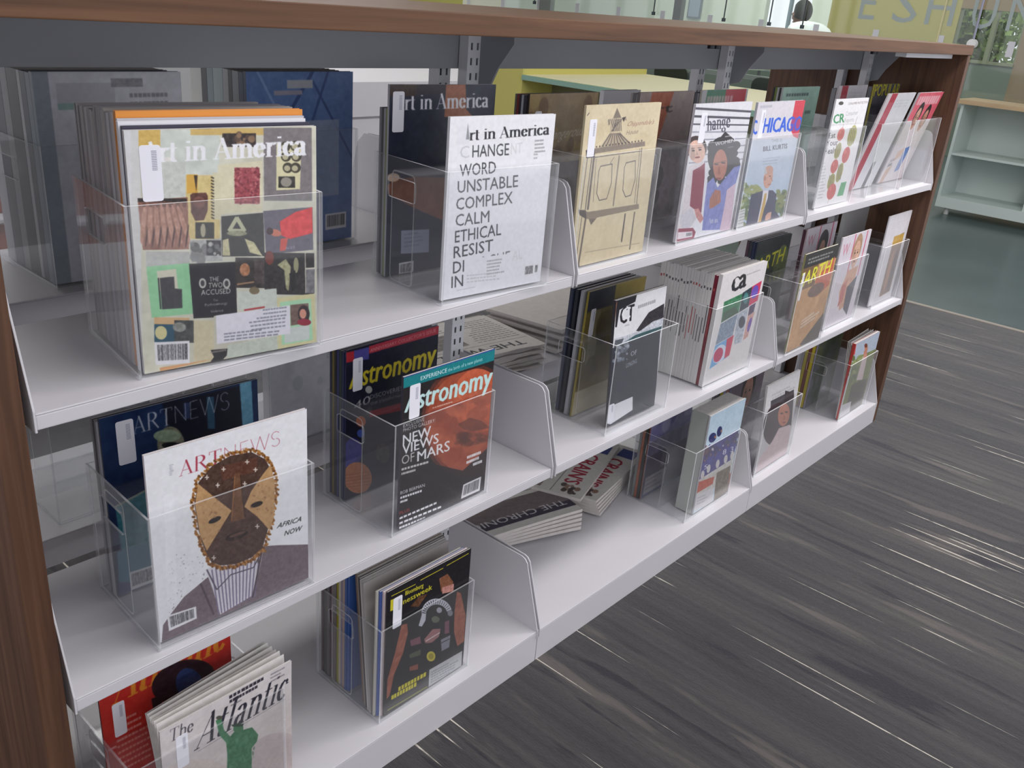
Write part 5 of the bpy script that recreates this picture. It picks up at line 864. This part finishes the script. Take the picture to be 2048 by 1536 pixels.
# --- top shelf, third bay
holder(1.000, .018, 'A', 'clear holder with the vegetable skewers cover, top shelf third bay', wd=.222)
mag('white consumer magazine with two vegetable skewers and green letters', 1.006, YM, 'A', .203, .267, .004, cv_skewers(), spine=(222, 222, 224))
teal = cv_simple(73, (150, 186, 170), [('greek', ((.1, .08), (.95, .08), 1, .03, .025, (60, 84, 80)), dict(al=.9)), ('greek', ((.1, .14), (.6, .14), 1, .03, .015, (96, 120, 112))), ('greek', ((.7, .25), (.9, .25), 1, .03, .03, (60, 84, 80))), ('poly', ([(.5, .5), (.62, .4), (.7, .6), (.5, .7)], (80, 86, 84)))], name='teal')
mag('pale teal magazine standing behind the vegetable skewers cover', 1.004, .164, 'A', .214, .278, .005, teal, spine=(206, 210, 206))
for n, (c, nm) in enumerate((((52, 52, 54), 'black'), ((206, 206, 204), 'white'), ((128, 150, 70), 'green'), ((60, 62, 64), 'charcoal'))): mag('%s back issue behind the pale teal magazine' % nm, 1.004, .1698 + n * .0056, 'A', .21, .276, .005, None, c)
rst = cv_redstripe()
holder(1.330, .018, 'A', 'clear holder with the red-striped magazine, top shelf third bay', wd=.222, spacer=False)
mag('white magazine with a wide red stripe, front one in its holder', 1.334, .086, 'A', .205, .275, .004, rst, spine=(214, 206, 208), lean=-.24)
mag('white magazine with a wide red stripe, rear one of the pair', 1.340, .164, 'A', .205, .278, .005, rst, spine=(206, 200, 204))
mag('grey back issue behind the rear red-striped magazine', 1.340, .171, 'A', .205, .27, .012, None, (150, 150, 154))
holder(1.588, .018, 'A', 'clear holder with the pink-headed family cover, top shelf right end', wd=.222, spacer=False)
mag('pink-topped magazine with two dark-haired people, top shelf right end', 1.595, .090, 'A', .205, .272, .004, cv_family(), spine=(206, 200, 204), lean=-.23, fan=.6)
yl = cv_simple(74, (90, 92, 100), [('txt', ('POPULAR', (.02, .12), (1.0, .12), .13, (206, 196, 50), .05)), ('rect', (0, .2, .6, 1, (70, 74, 86)), dict(mot=.1))], name='yellow')
mag('dark magazine with bold yellow title letters behind the pink-topped one', 1.600, .164, 'A', .205, .279, .006, yl, spine=(190, 180, 60))
mag('grey back issue behind the yellow-lettered magazine', 1.602, .172, 'A', .205, .272, .012, None, (120, 122, 128))
# --- middle shelf, first bay
turn(-.794, .012, -2.5)
holder(-.794, .012, 'B', 'clear holder with the tribal mask cover, middle shelf first bay', wd=.240)
mag('white art magazine with a carved tribal mask above a striped shirt', -.786, YM, 'B', .228, .277, .0045, cv_mask(), spine=(222, 214, 218), sticker=None)
mag('dark blue art magazine with silver title behind the tribal mask cover', -.786, .150, 'B', .228, .276, .004, cv_night(), spine=(60, 70, 90), sticker=(.020, .0105, .0235, .064))
for n, (c, nm) in enumerate((((176, 176, 182), 'silver grey'), ((66, 66, 72), 'dark grey'), ((150, 150, 156), 'mid grey'))): mag('%s back issue behind the dark blue silver-titled magazine' % nm, -.788, .1556 + n * .0062, 'B', .226, .27, .0056, None, c)
turn(0, 0, 0)
holder(-.392, .018, 'B', 'clear holder with the red planet cover, middle shelf first bay', wd=.226)
mag('astronomy magazine with a red planet and teal top band', -.3725, YM, 'B', .203, .272, .005, cv_mars(), spine=(60, 56, 70), sticker=(.0135, .018, .022, .058))
mag('astronomy magazine with yellow title on dark blue, rear one', -.380, .152, 'B', .203, .276, .004, cv_planets(), spine=(36, 40, 80), sticker=(.0135, .018, .020, .058))
for n, (c, nm) in enumerate((((40, 44, 84), 'navy'), ((44, 60, 50), 'dark green'), ((50, 56, 110), 'blue'), ((34, 34, 40), 'black'), ((120, 104, 50), 'dark yellow'), ((46, 48, 76), 'indigo'))): mag('%s back issue behind the yellow-titled astronomy magazine' % nm, -.381, .1566 + n * .0062, 'B', .203, .272, .0056, None, c)
# --- middle shelf, second bay
holder(.186, .018, 'B', 'clear holder with the rocky sea cover, middle shelf second bay', wd=.230)
mag('magazine with black initials over a rocky sea, leaning back', .216, .036, 'B', .180, .284, .005, cv_wave(), spine=(60, 58, 62), sticker=(.002, .232, .02, .042), fan=.8, shear=-.085)
olive = cv_simple(75, (112, 98, 50), [('rect', (0, 0, 1, .16, (50, 52, 60))), ('rect', (.45, 0, 1, .12, (140, 124, 56))), ('rect', (.1, .16, .25, .6, (150, 146, 130)), dict(al=.5)), ('blobs', (0, .2, 1, .8, 16, .1, [(96, 84, 46), (84, 74, 44)])), ('rect', (0, .8, 1, 1, (176, 166, 140)))], name='olive')
mag('olive and dark magazine standing behind the rocky sea cover', .200, .118, 'B', .205, .276, .005, olive, spine=(150, 136, 56), shear=.05, sticker=(.016, .04, .016, .06))
for n, (c, nm) in enumerate((((170, 170, 176), 'silver'), ((44, 46, 54), 'black'), ((60, 66, 86), 'slate blue'))): mag('%s back issue behind the olive magazine' % nm, .200, .132 + n * .012, 'B', .205, .274, .0075, None, c, shear=.05 - n * .01)
holder(.574, .018, 'B', 'clear holder packed with the white-spined run, middle shelf second bay', wd=.230, spacer=False)
mag('white magazine with a grid of colour pictures, heading the white-spined run', .580, YM, 'B', .215, .275, .010, cv_grid(), spine=(216, 212, 212), sticker=None, shear=.03)
ys = [YM + .0115]; rs = random.Random(9)
while ys[-1] < .182: ys.append(ys[-1] + rs.choice((.0065, .008, .009)))
cs = [((122, 36, 52), 'maroon')] + [((216, 214, 212), 'white')] * 30; m_mark = mat('spine_print', rgb(90, 86, 92), 0.6); m_mark2 = mat('spine_print_red', rgb(176, 84, 84), 0.6)
for n, y in enumerate(ys[:-1]):
    c, nm = cs[n]; t = ys[n + 1] - y - .0006
    e = mag('%s-spined back issue in the run behind the grid of colour pictures' % nm, .583 + rs.uniform(-.001, .001), y, 'B', .213, .273 - rs.random() * .004, t, None, c, group='white-spined back issues' if n else None, shear=.012)
    k = MB(); z0 = .236 - rs.random() * .006; k.box((.0028, t * .3, z0), (.0032, t * .75, z0 + .006)); a = rs.random() * .1; k.add([(-.0002 + .012 * q, yy, q) for yy, q in ((t * .35, .1 + a * .3), (t * .65, .1 + a * .3), (t * .65, .16 + a * .4), (t * .35, .16 + a * .4))], [(3, 2, 1, 0)])
    k.box((.0024, t * .3, z0), (.0028, t * .75, z0 + .006)); k.build('spine_print', m_mark if rs.random() > .25 else m_mark2, e)
# --- middle shelf, third bay
holder(.960, -.003, 'B', 'clear holder with the sandstone cover, middle shelf third bay', wd=.222)
mag('earth science magazine with golden sandstone and yellow title, front one', .975, .0025, 'B', .203, .270, .005, cv_earth(0), spine=(150, 144, 96), sticker=(.004, .05, .012, .075))
mag('earth science magazine with dark green cover, rear one', .972, .138, 'B', .200, .270, .004, cv_earth(1), spine=(44, 56, 80), sticker=(.012, .07, .014, .08))
for n, (c, nm) in enumerate((((40, 54, 86), 'dark blue'), ((56, 62, 72), 'dark slate'), ((90, 66, 80), 'plum'))): mag('%s back issue behind the dark green earth science magazine' % nm, .972, .1436 + n * .009, 'B', .2, .27, .008, None, c)
holder(1.246, .018, 'B', 'clear holder with the long-haired woman cover, middle shelf third bay', wd=.222)
mag('pale pink fashion magazine with a fair long-haired woman, front one', 1.252, YM, 'B', .205, .272, .004, cv_glam(0), spine=(214, 206, 210), curl=.0)
mag('pale pink fashion magazine with a dark-haired woman, rear one', 1.250, .128, 'B', .205, .274, .004, cv_glam(1), spine=(206, 180, 186))
mag('plum back issue behind the rear pink fashion magazine', 1.250, .1335, 'B', .205, .27, .008, None, (100, 60, 76))
holder(1.600, .018, 'B', 'clear holder with the tall white booklet, middle shelf right end', wd=.205)
mag('tall white booklet with a narrow golden picture, middle shelf right end', 1.606, .030, 'B', .190, .290, .004, cv_booklet(), spine=(216, 214, 218), cat='booklet', name='booklet')
mag('pale grey journal standing behind the tall white booklet', 1.606, .166, 'B', .19, .274, .012, None, (176, 176, 174), cat='journal', name='journal')
# --- bottom shelf, first bay
holder(-.845, .018, 'C', 'clear holder with the green statue cover, bottom shelf first bay', wd=.245)
e = mag('magazine with a green statue and italic title, pages curling at the top', -.800, YM, 'C', .214, .240, .003, cv_atlantic(), spine=(206, 200, 200), sticker=(.022, .026, .018, .06), curl=-.004)
splay(e, .214, .246, .0032, 6, .007)
mag('red magazine with orange title and a dark head, bottom shelf left', -.838, .112, 'C', .205, .268, .004, cv_red(), spine=(150, 44, 40), sticker=(.016, .03, .018, .06))
holder(-.408, .018, 'C', 'clear holder with the leather vest cover, bottom shelf first bay', wd=.226)
mag('black business magazine with a leather vest full of patches', -.392, YM, 'C', .200, .268, .003, cv_patches(), spine=(36, 34, 40), sticker=(.014, .020, .020, .064))
for n, (c, nm) in enumerate((((206, 190, 190), 'pinkish white'), ((66, 92, 160), 'blue'), ((206, 202, 190), 'cream'))): mag('%s back issue directly behind the leather vest cover' % nm, -.396 - n * .004, .028 + n * .0042, 'C', .2, .268, .0036, None, c)
for n, (c, nm) in enumerate((((176, 170, 168), 'grey-white'), ((206, 202, 200), 'white'), ((60, 52, 50), 'dark brown'), ((150, 140, 132), 'stone'), ((120, 96, 78), 'brown'))):
    mag('%s back issue leaning back behind the leather vest cover' % nm, -.404 + n * .002, .0445 + n * .0066, 'C', .2, .266, .0058, None, c, lean=.10)
cs = [((64, 100, 170), 'blue'), ((66, 98, 160), 'mid blue'), ((190, 166, 146), 'tan'), ((150, 140, 170), 'lilac'), ((206, 196, 180), 'cream'), ((170, 166, 50), 'yellow'), ((126, 118, 120), 'grey'), ((140, 130, 128), 'stone'), ((100, 60, 70), 'wine'), ((110, 104, 110), 'ash'), ((70, 68, 56), 'dark olive'), ((38, 38, 42), 'black'), ((72, 50, 60), 'dark plum')]
for n, (c, nm) in enumerate(cs): mag('%s back issue in the loose run behind the leather vest cover' % nm, -.398 + rs.uniform(-.002, .001), .115 + n * .0062, 'C', .2, .262 + rs.random() * .006, .0052, None, c)
# --- bottom shelf, second bay
holder(.604, .018, 'C', 'clear holder with the football players cover, bottom shelf second bay', wd=.226)
mag('sports magazine with players in blue jerseys under a pale sky', .655, YM, 'C', .180, .282, .004, cv_players(), spine=(190, 190, 196))
mag('thick pale grey-green magazine right behind the players cover', .652, .029, 'C', .176, .280, .048, None, (166, 170, 164), shear=.03)
blu = cv_simple(76, (126, 124, 158), [('blobs', (0, 0, 1, .7, 40, .1, [(110, 108, 150), (150, 150, 178), (96, 92, 140)])), ('rect', (0, .55, 1, 1, (80, 82, 112)), dict(mot=.06)), ('rect', (.05, .78, .55, .97, (196, 196, 202))), ('greek', ((.08, .83), (.5, .83), 3, .05, .02, (130, 130, 140)))], name='bluish')
mag('bluish magazine with pale crowd picture, rear one in the players holder', .612, .160, 'C', .2, .272, .004, blu, spine=(120, 70, 60))
for n, (c, nm) in enumerate((((56, 60, 60), 'charcoal'), ((150, 90, 70), 'rust'), ((120, 124, 124), 'grey'))): mag('%s back issue behind the bluish crowd magazine' % nm, .610, .1656 + n * .008, 'C', .2, .268, .007, None, c)
# --- bottom shelf, third bay
holder(.974, .018, 'C', 'clear holder with the woman in a pale jacket cover, bottom shelf third bay', wd=.226)
mag('magazine with a dark-haired woman in a pale jacket, bowed in its holder', .984, YM, 'C', .203, .270, .004, cv_portrait(), spine=(206, 202, 204), bow=.0, curl=.012, fan=.6)
cs = [((150, 110, 100), 'tan'), ((150, 150, 170), 'lilac'), ((176, 166, 60), 'yellow'), ((52, 50, 52), 'black'), ((90, 88, 90), 'dark grey'), ((140, 130, 132), 'grey')]
fc = cv_simple(77, (110, 100, 110), [('face', (.55, .3, .2, (176, 128, 110), HR)), ('rect', (0, .5, 1, 1, (90, 80, 90)), dict(mot=.1))], name='faces')
mag('dim magazine with a face, rear one behind the pale jacket cover', .982, .140, 'C', .2, .272, .004, fc, spine=(120, 116, 150))
for n, (c, nm) in enumerate(cs): mag('%s back issue at the back of the pale jacket holder' % nm, .98, .1456 + n * .008, 'C', .2, .268, .0074, None, c)
holder(1.552, .018, 'C', 'clear holder with the red-haired woman cover, bottom shelf right end', wd=.226)
e = mag('magazine with a red-haired woman in a garden, bottom shelf right end', 1.560, YM, 'C', .203, .268, .006, cv_garden(), spine=(176, 60, 54), fan=.8)
splay(e, .203, .270, .0062, 4, .006)
gn = cv_simple(78, (96, 104, 96), [('blobs', (0, 0, 1, 1, 40, .12, [(80, 92, 70), (120, 120, 130), (104, 110, 70)]))], name='green')
mag('grey-green magazine, rear one in the garden cover holder', 1.558, .140, 'C', .2, .268, .005, gn, spine=(150, 140, 160))
for n, (c, nm) in enumerate((((176, 160, 40), 'bright yellow'), ((110, 56, 50), 'red-brown'), ((170, 156, 44), 'mustard'), ((150, 146, 150), 'grey'))): mag('%s back issue behind the grey-green magazine' % nm, 1.556, .1466 + n * .0108, 'C', .2, .268, .0096, None, c)

# --- the far side of the bookcase: journals in holders, their backs to us
jb = cv_simple(80, (98, 126, 176), [('line', ([(.3, .3), (.6, .0)], 3, (66, 88, 136))), ('line', ([(.55, .35), (.75, 0)], 2.4, (70, 92, 140))), ('line', ([(0, .2), (.7, .62)], 4, (74, 98, 148))), ('line', ([(.6, .05), (1, .5)], 2.2, (70, 92, 140))), ('line', ([(.1, 0), (.5, .5)], 2, (130, 156, 200))), ('poly', ([(0, .2), (.4, .36), (.2, .45), (0, .4)], (124, 150, 194)), dict(al=.6)), ('rect', (.36, .045, .60, .09, (176, 180, 186))), ('rect', (.24, .10, .50, .125, (160, 156, 170))), ('rect', (.16, .27, .86, .72, (158, 168, 192)), dict(al=.8)), ('greek', ((.2, .32), (.82, .32), 16, .024, .01, (150, 158, 178))), ('bars', ([(.72, .83), (.94, .83), (.94, .93), (.72, .93)],))], .212, .292, 300, 'blue_journal')
jg = cv_simple(81, (208, 208, 216), [('rect', (0, 0, .1, 1, (150, 160, 168))), ('rect', (.14, .05, .52, .17, (186, 186, 192))), ('rect', (.14, .14, .52, .17, (150, 180, 174))), ('rect', (.5, .03, .72, .07, (140, 140, 146)), dict(mot=.1)), ('greek', ((.62, .12), (.95, .12), 1, .03, .02, (110, 110, 116))), ('greek', ((.62, .16), (.9, .16), 1, .03, .02, (110, 110, 116)))], .212, .292, 300, 'grey_journal')
def jstack(x, cols, tex, lab, rowz, x2=None, w=.212, h=.292):
    y = .389; mag(lab[0], x, y, rowz, w, h, .008, tex, (150, 150, 156), spine=cols[0][0], cat='journal', name='journal'); y += .0086
    for c, nm, t in cols: mag('%s journal behind %s' % (nm, lab[1]), x, y, rowz, w, h - .002, t, None, c, cat='journal', name='journal'); y += t + .0008
holder(-.400, .383, 'A', 'clear holder on the far side with the blue journal facing us', wd=.226, dp=.2)
jstack(-.394, [((70, 84, 110), 'slate blue', .012), ((150, 156, 160), 'pale grey', .018), ((60, 62, 70), 'dark grey', .010), ((176, 180, 182), 'near-white', .016), ((170, 190, 190), 'pale aqua', .028), ((130, 150, 156), 'grey-blue', .018), ((50, 52, 58), 'black', .016), ((206, 206, 200), 'white', .034)], jb, ('blue journal with a grey text panel and barcode, far side of the top shelf', 'the blue journal with the text panel'), 'A')
holder(-.722, .383, 'A', 'clear holder on the far side at the left end of the top shelf', wd=.224, dp=.205)
jstack(-.7165, [((120, 138, 150), 'steel blue', .014), ((60, 70, 84), 'dark slate', .016), ((190, 192, 196), 'pale', .010), ((34, 36, 42), 'black', .034), ((140, 142, 146), 'grey', .022), ((80, 82, 90), 'dark grey', .03), ((190, 190, 196), 'white', .03)], jg, ('pale grey journal with small stickers, far side at left', 'the pale grey journal with stickers'), 'A')
wt = cv_simple(82, (222, 222, 226), [('greek', ((.3, .12), (.95, .1), 1, .03, .02, (130, 130, 136))), ('blobs', (.1, .2, .9, .6, 12, .07, [(200, 200, 210), (230, 230, 234)]))], name='pale')
holder(-.372, .383, 'B', 'clear holder on the far side of the middle shelf behind the blue-titled run', wd=.226, dp=.2)
mag('pale grey journal on the far side, seen right of the silver-titled magazine', -.368, .389, 'B', .212, .27, .02, wt, (222, 222, 226), cat='journal', name='journal')
holder(-.76, .383, 'B', 'empty-looking clear holder on the far side, middle shelf at left', wd=.226, dp=.2)
mag('slate journal in the far holder at left on the middle shelf', -.60, .50, 'B', .06, .27, .03, None, (96, 98, 106), cat='journal', name='journal')
mag('white magazine on the far side, just showing above the furniture drawing', .56, .392, 'A', .15, .249, .012, None, (236, 236, 240), cat='magazine')

# --- newspapers lying flat
def news(label, cx, cy, row, ang, k, w=.36, d=.27, n_fold=3, thick=.008, sag=.01, z=0.0, group=None, tex=None, rag=0.0):
    e = empty('newspaper', (cx, cy, ROW[row] + z), R(ang), label, 'newspaper', group); rs = random.Random(int(k * 31 + z * 1000) + 3)
    ph = cx * 9
    def D(px, pz, h_): return (px, pz, h_ + .0008 + sag * (.5 + .5 * math.sin(px * 7 + ph)) * (pz / d + .5) * .5)
    mb = MB(); nx, nz = 12, 6; V = []
    for h_ in (thick, 0):
        for j in range(nz + 1):
            for i in range(nx + 1):
                px = -w / 2 + w * i / nx; pz = -d / 2 + d * j / nz; V.append(D(px, pz + (rs.uniform(-1, 1) * rag if j in (0, nz) else 0), h_ - (.001 if j in (0,) and h_ else 0)))
    n = (nx + 1) * (nz + 1); I = lambda i, j, s: s * n + j * (nx + 1) + i; F = []; M_ = []; U = []
    for j in range(nz):
        for i in range(nx):
            F.append((I(i, j, 0), I(i + 1, j, 0), I(i + 1, j + 1, 0), I(i, j + 1, 0))); M_.append(0); U.append([(i / nx, j / nz), ((i + 1) / nx, j / nz), ((i + 1) / nx, (j + 1) / nz), (i / nx, (j + 1) / nz)])
            F.append((I(i, j, 1), I(i, j + 1, 1), I(i + 1, j + 1, 1), I(i + 1, j, 1))); M_.append(1); U.append(None)
    for i in range(nx): F += [(I(i, 0, 0), I(i, 0, 1), I(i + 1, 0, 1), I(i + 1, 0, 0)), (I(i, nz, 0), I(i + 1, nz, 0), I(i + 1, nz, 1), I(i, nz, 1))]; M_ += [1, 1]; U += [None] * 2
    for j in range(nz): F += [(I(0, j, 0), I(0, j + 1, 0), I(0, j + 1, 1), I(0, j, 1)), (I(nx, j, 0), I(nx, j, 1), I(nx, j + 1, 1), I(nx, j + 1, 0))]; M_ += [1, 1]; U += [None] * 2
    mb.add(V, F, M_, U); mb.build('folded_sheets', [tex or NP, NP], e)
    # loose inner sheets peeping out along the open edge
    for q in range(n_fold):
        s_ = MB(); o = rs.uniform(.002, .012); zz = thick * (q + .6) / (n_fold + 1)
        V = []; F = []
        for i in range(nx + 1):
            px = -w / 2 + .004 + (w - .008) * i / nx; V += [D(px, -d / 2 + .02, zz), D(px, -d / 2 - o - .002 * math.sin(px * 40 + q), zz - .0008)]
        for i in range(nx): F.append((2 * i, 2 * i + 1, 2 * i + 3, 2 * i + 2))
        s_.add(V, F); s_.build('inner_sheet', NP2, e)
    return e
NP = mat('newsprint', rgb(206, 200, 196), 0.9, vary=.05, vscale=60); NP2 = mat('newsprint_edge', rgb(168, 160, 156), 0.9)
n0, n1, n2 = cv_news(0), cv_news(1), cv_news(2)
for i in range(5): news('newspaper with a dark masthead band, topmost of its pile on the bottom shelf' if i == 4 else 'folded newspaper inside the pile under the dark masthead band', .24, .345, 'C', 160 + i * 1.5, i, .36, .24, z=i * .0092 + .0006, tex=n0 if i == 4 else None, group=None if i == 4 else 'newspapers under the dark masthead', sag=.012)
for i in range(6):
    lab = {5: 'newspaper with red capital title, topmost of its pile on the bottom shelf', 4: 'newspaper with red capital title, second from the top of its pile'}.get(i, 'folded newspaper inside the pile under the two red-titled ones')
    news(lab, .585 - (.055 if i == 5 else 0), .345 + (.04 if i == 5 else 0), 'C', 196 - i * 1.0 + (8 if i == 5 else 0), 7 + i, .34, .25, z=i * .0092 + .0006, tex=n1 if i > 3 else None, group=None if i > 3 else 'newspapers under the red-titled ones', sag=.014)
for i in range(6): news('grey-titled newspaper, topmost of its pile on the far middle shelf' if i == 5 else 'folded newspaper inside the pile under the grey-titled one', .215 + (i % 2) * .012, .492, 'B', 168 + (i * 37 % 7), 14 + i, .34, .25, z=i * .0092 + .0006, tex=n2 if i == 5 else None, group=None if i == 5 else 'newspapers under the grey-titled one', sag=.014, rag=.004)
for i in range(7): news('folded newspaper in the tall pile at the back of the middle shelf', .62 + (i % 2) * .014, .50, 'B', 182 + (i * 53 % 9), 23 + i, .34, .24, z=i * .0092 + .0006, group='newspapers in the tall back pile', sag=.014, rag=.004)

# ------------------------------------------------------------------ the person seated behind the glass
def person(x, y, rz):
    e = empty('person', (x, y, ZF), rz, 'person with short dark hair in a white shirt, seated behind the glass wall', 'person')
    def skin(name, J, E, m, parent, sub=2):
        me = bpy.data.meshes.new(name); me.from_pydata([j[:3] for j in J], E, []); o = bpy.data.objects.new(name, me); COL.objects.link(o)
        md = o.modifiers.new('s', 'SKIN'); sv = me.skin_vertices[0].data
        for i, j in enumerate(J): r = j[3]; sv[i].radius = r if isinstance(r, tuple) else (r, r); sv[i].use_root = (i == 0)
        md.use_smooth_shade = True; s2 = o.modifiers.new('u', 'SUBSURF'); s2.levels = s2.render_levels = sub
        bpy.context.view_layer.update(); dg = bpy.context.evaluated_depsgraph_get(); m2 = bpy.data.meshes.new_from_object(o.evaluated_get(dg)); o.modifiers.clear(); o.data = m2
        m2.materials.clear(); m2.materials.append(m); o.parent = parent; return o
    # facing -y in its own frame, seat at .45
    J = [(0, .02, .50, (.16, .12)), (0, .03, .68, (.15, .11)), (0, .06, .86, (.17, .12)), (0, .03, 1.03, (.15, .10)), (0, -.03, 1.10, (.06, .06)), (0, -.08, 1.15, (.055, .055)), (0, -.12, 1.21, (.085, .095)), (0, -.13, 1.28, (.075, .09)),
         (-.17, .02, 1.03, .065), (-.24, -.04, .78, .048), (-.16, -.26, .74, .038), (-.11, -.34, .745, .028), (.17, .02, 1.03, .065), (.24, -.04, .78, .048), (.16, -.26, .74, .038), (.11, -.34, .745, .028),
         (-.10, -.02, .50, .085), (-.12, -.42, .48, .065), (-.12, -.44, .10, .042), (-.12, -.54, .04, .036), (.10, -.02, .50, .085), (.12, -.42, .48, .065), (.12, -.44, .10, .042), (.12, -.54, .04, .036)]
    E = [(0, 1), (1, 2), (2, 3), (3, 4), (4, 5), (5, 6), (6, 7), (3, 8), (8, 9), (9, 10), (10, 11), (3, 12), (12, 13), (13, 14), (14, 15), (0, 16), (16, 17), (17, 18), (18, 19), (0, 20), (20, 21), (21, 22), (22, 23)]
    ms = mat('skin_brown', rgb(128, 92, 74), 0.5); msh = mat('white_shirt', rgb(226, 230, 232), 0.8); mh = mat('dark_hair', rgb(40, 42, 40), 0.8); mt = mat('dark_trousers', rgb(60, 62, 70), 0.8)
    skin('body', J, E, ms, e)
    Js = [(0, .02, .48, (.175, .135)), (0, .03, .68, (.165, .125)), (0, .09, .88, (.185, .14)), (0, .11, 1.08, (.165, .12)), (0, .02, 1.14, (.10, .09)), (-.18, .08, 1.08, .085), (-.245, -.02, .82, .058), (.18, .08, 1.08, .085), (.245, -.02, .82, .058)]
    skin('shirt', Js, [(0, 1), (1, 2), (2, 3), (3, 4), (3, 5), (5, 6), (3, 7), (7, 8)], msh, e)
    Jt = [(0, .03, .50, (.175, .13)), (-.10, -.04, .50, .096), (-.12, -.42, .48, .075), (-.12, -.44, .14, .055), (.10, -.04, .50, .096), (.12, -.42, .48, .075), (.12, -.44, .14, .055)]
    skin('trousers', Jt, [(0, 1), (1, 2), (2, 3), (0, 4), (4, 5), (5, 6)], mt, e)
    bm = bmesh.new(); bmesh.ops.create_uvsphere(bm, u_segments=18, v_segments=12, radius=1)
    for v in bm.verts:
        p = v.co; p.x *= .092; p.y *= .112; p.z *= .118
        if p.y < -.04 and p.z < .05: p.y = -.04
        if p.z < -.06: p.x *= .7
        p += Vector((0, -.095, 1.275))
    me = bpy.data.meshes.new('hair'); bm.to_mesh(me); bm.free(); me.polygons.foreach_set('use_smooth', [True] * len(me.polygons)); me.materials.append(mh); link('hair', me, e)
    k = MB()
    for sx in (-1, 1): k.tube([(sx * .033, -0.213, 1.245), (sx * .033, -0.221, 1.245)], .011, 8)
    k.build('eyes', mat('eye_dark', rgb(30, 26, 26), .2), e)
    k = MB(); k.tube([(0, -0.213, 1.25), (0, -0.233, 1.21), (0, -0.215, 1.205)], [.008, .014, .008], 7); k.build('nose', ms, e)
    k = MB(); k.tube([(-.025, -0.209, 1.172), (0, -0.216, 1.17), (.025, -0.209, 1.172)], .006, 6); k.build('mouth', mat('lip', rgb(120, 66, 60), .5), e)
    for sx in (-1, 1):
        k = MB(); k.tube([(sx * .088, -0.115, 1.26), (sx * .098, -0.105, 1.235), (sx * .088, -0.115, 1.2)], .010, 6); k.build('ear', ms, e)
        Jh = [(sx * .11, -.34, .745, .024), (sx * .10, -.385, .742, (.034, .014))]; Eh = [(0, 1)]
        for f in range(4):
            bx = sx * (.125 - f * .018); L = (.055, .066, .062, .048)[f]; n = len(Jh); Jh += [(bx, -.41, .742, .009), (bx, -.41 - L * .6, .746, .008), (bx, -.41 - L, .738, .007)]; Eh += [(1, n), (n, n + 1), (n + 1, n + 2)]
        n = len(Jh); Jh += [(sx * .07, -.37, .742, .010), (sx * .055, -.40, .74, .009)]; Eh += [(0, n), (n, n + 1)]
        skin('hand', Jh, Eh, ms, e, 1)
    return e
PX, PY, PR = 8.9, 3.86, R(148)
person(PX, PY, PR).scale = (1.08, 1.08, 1.08)
tch = chair(PX, PY, PR, 'chair under the seated person behind the glass wall', ('grey', rgb(120, 126, 126)))
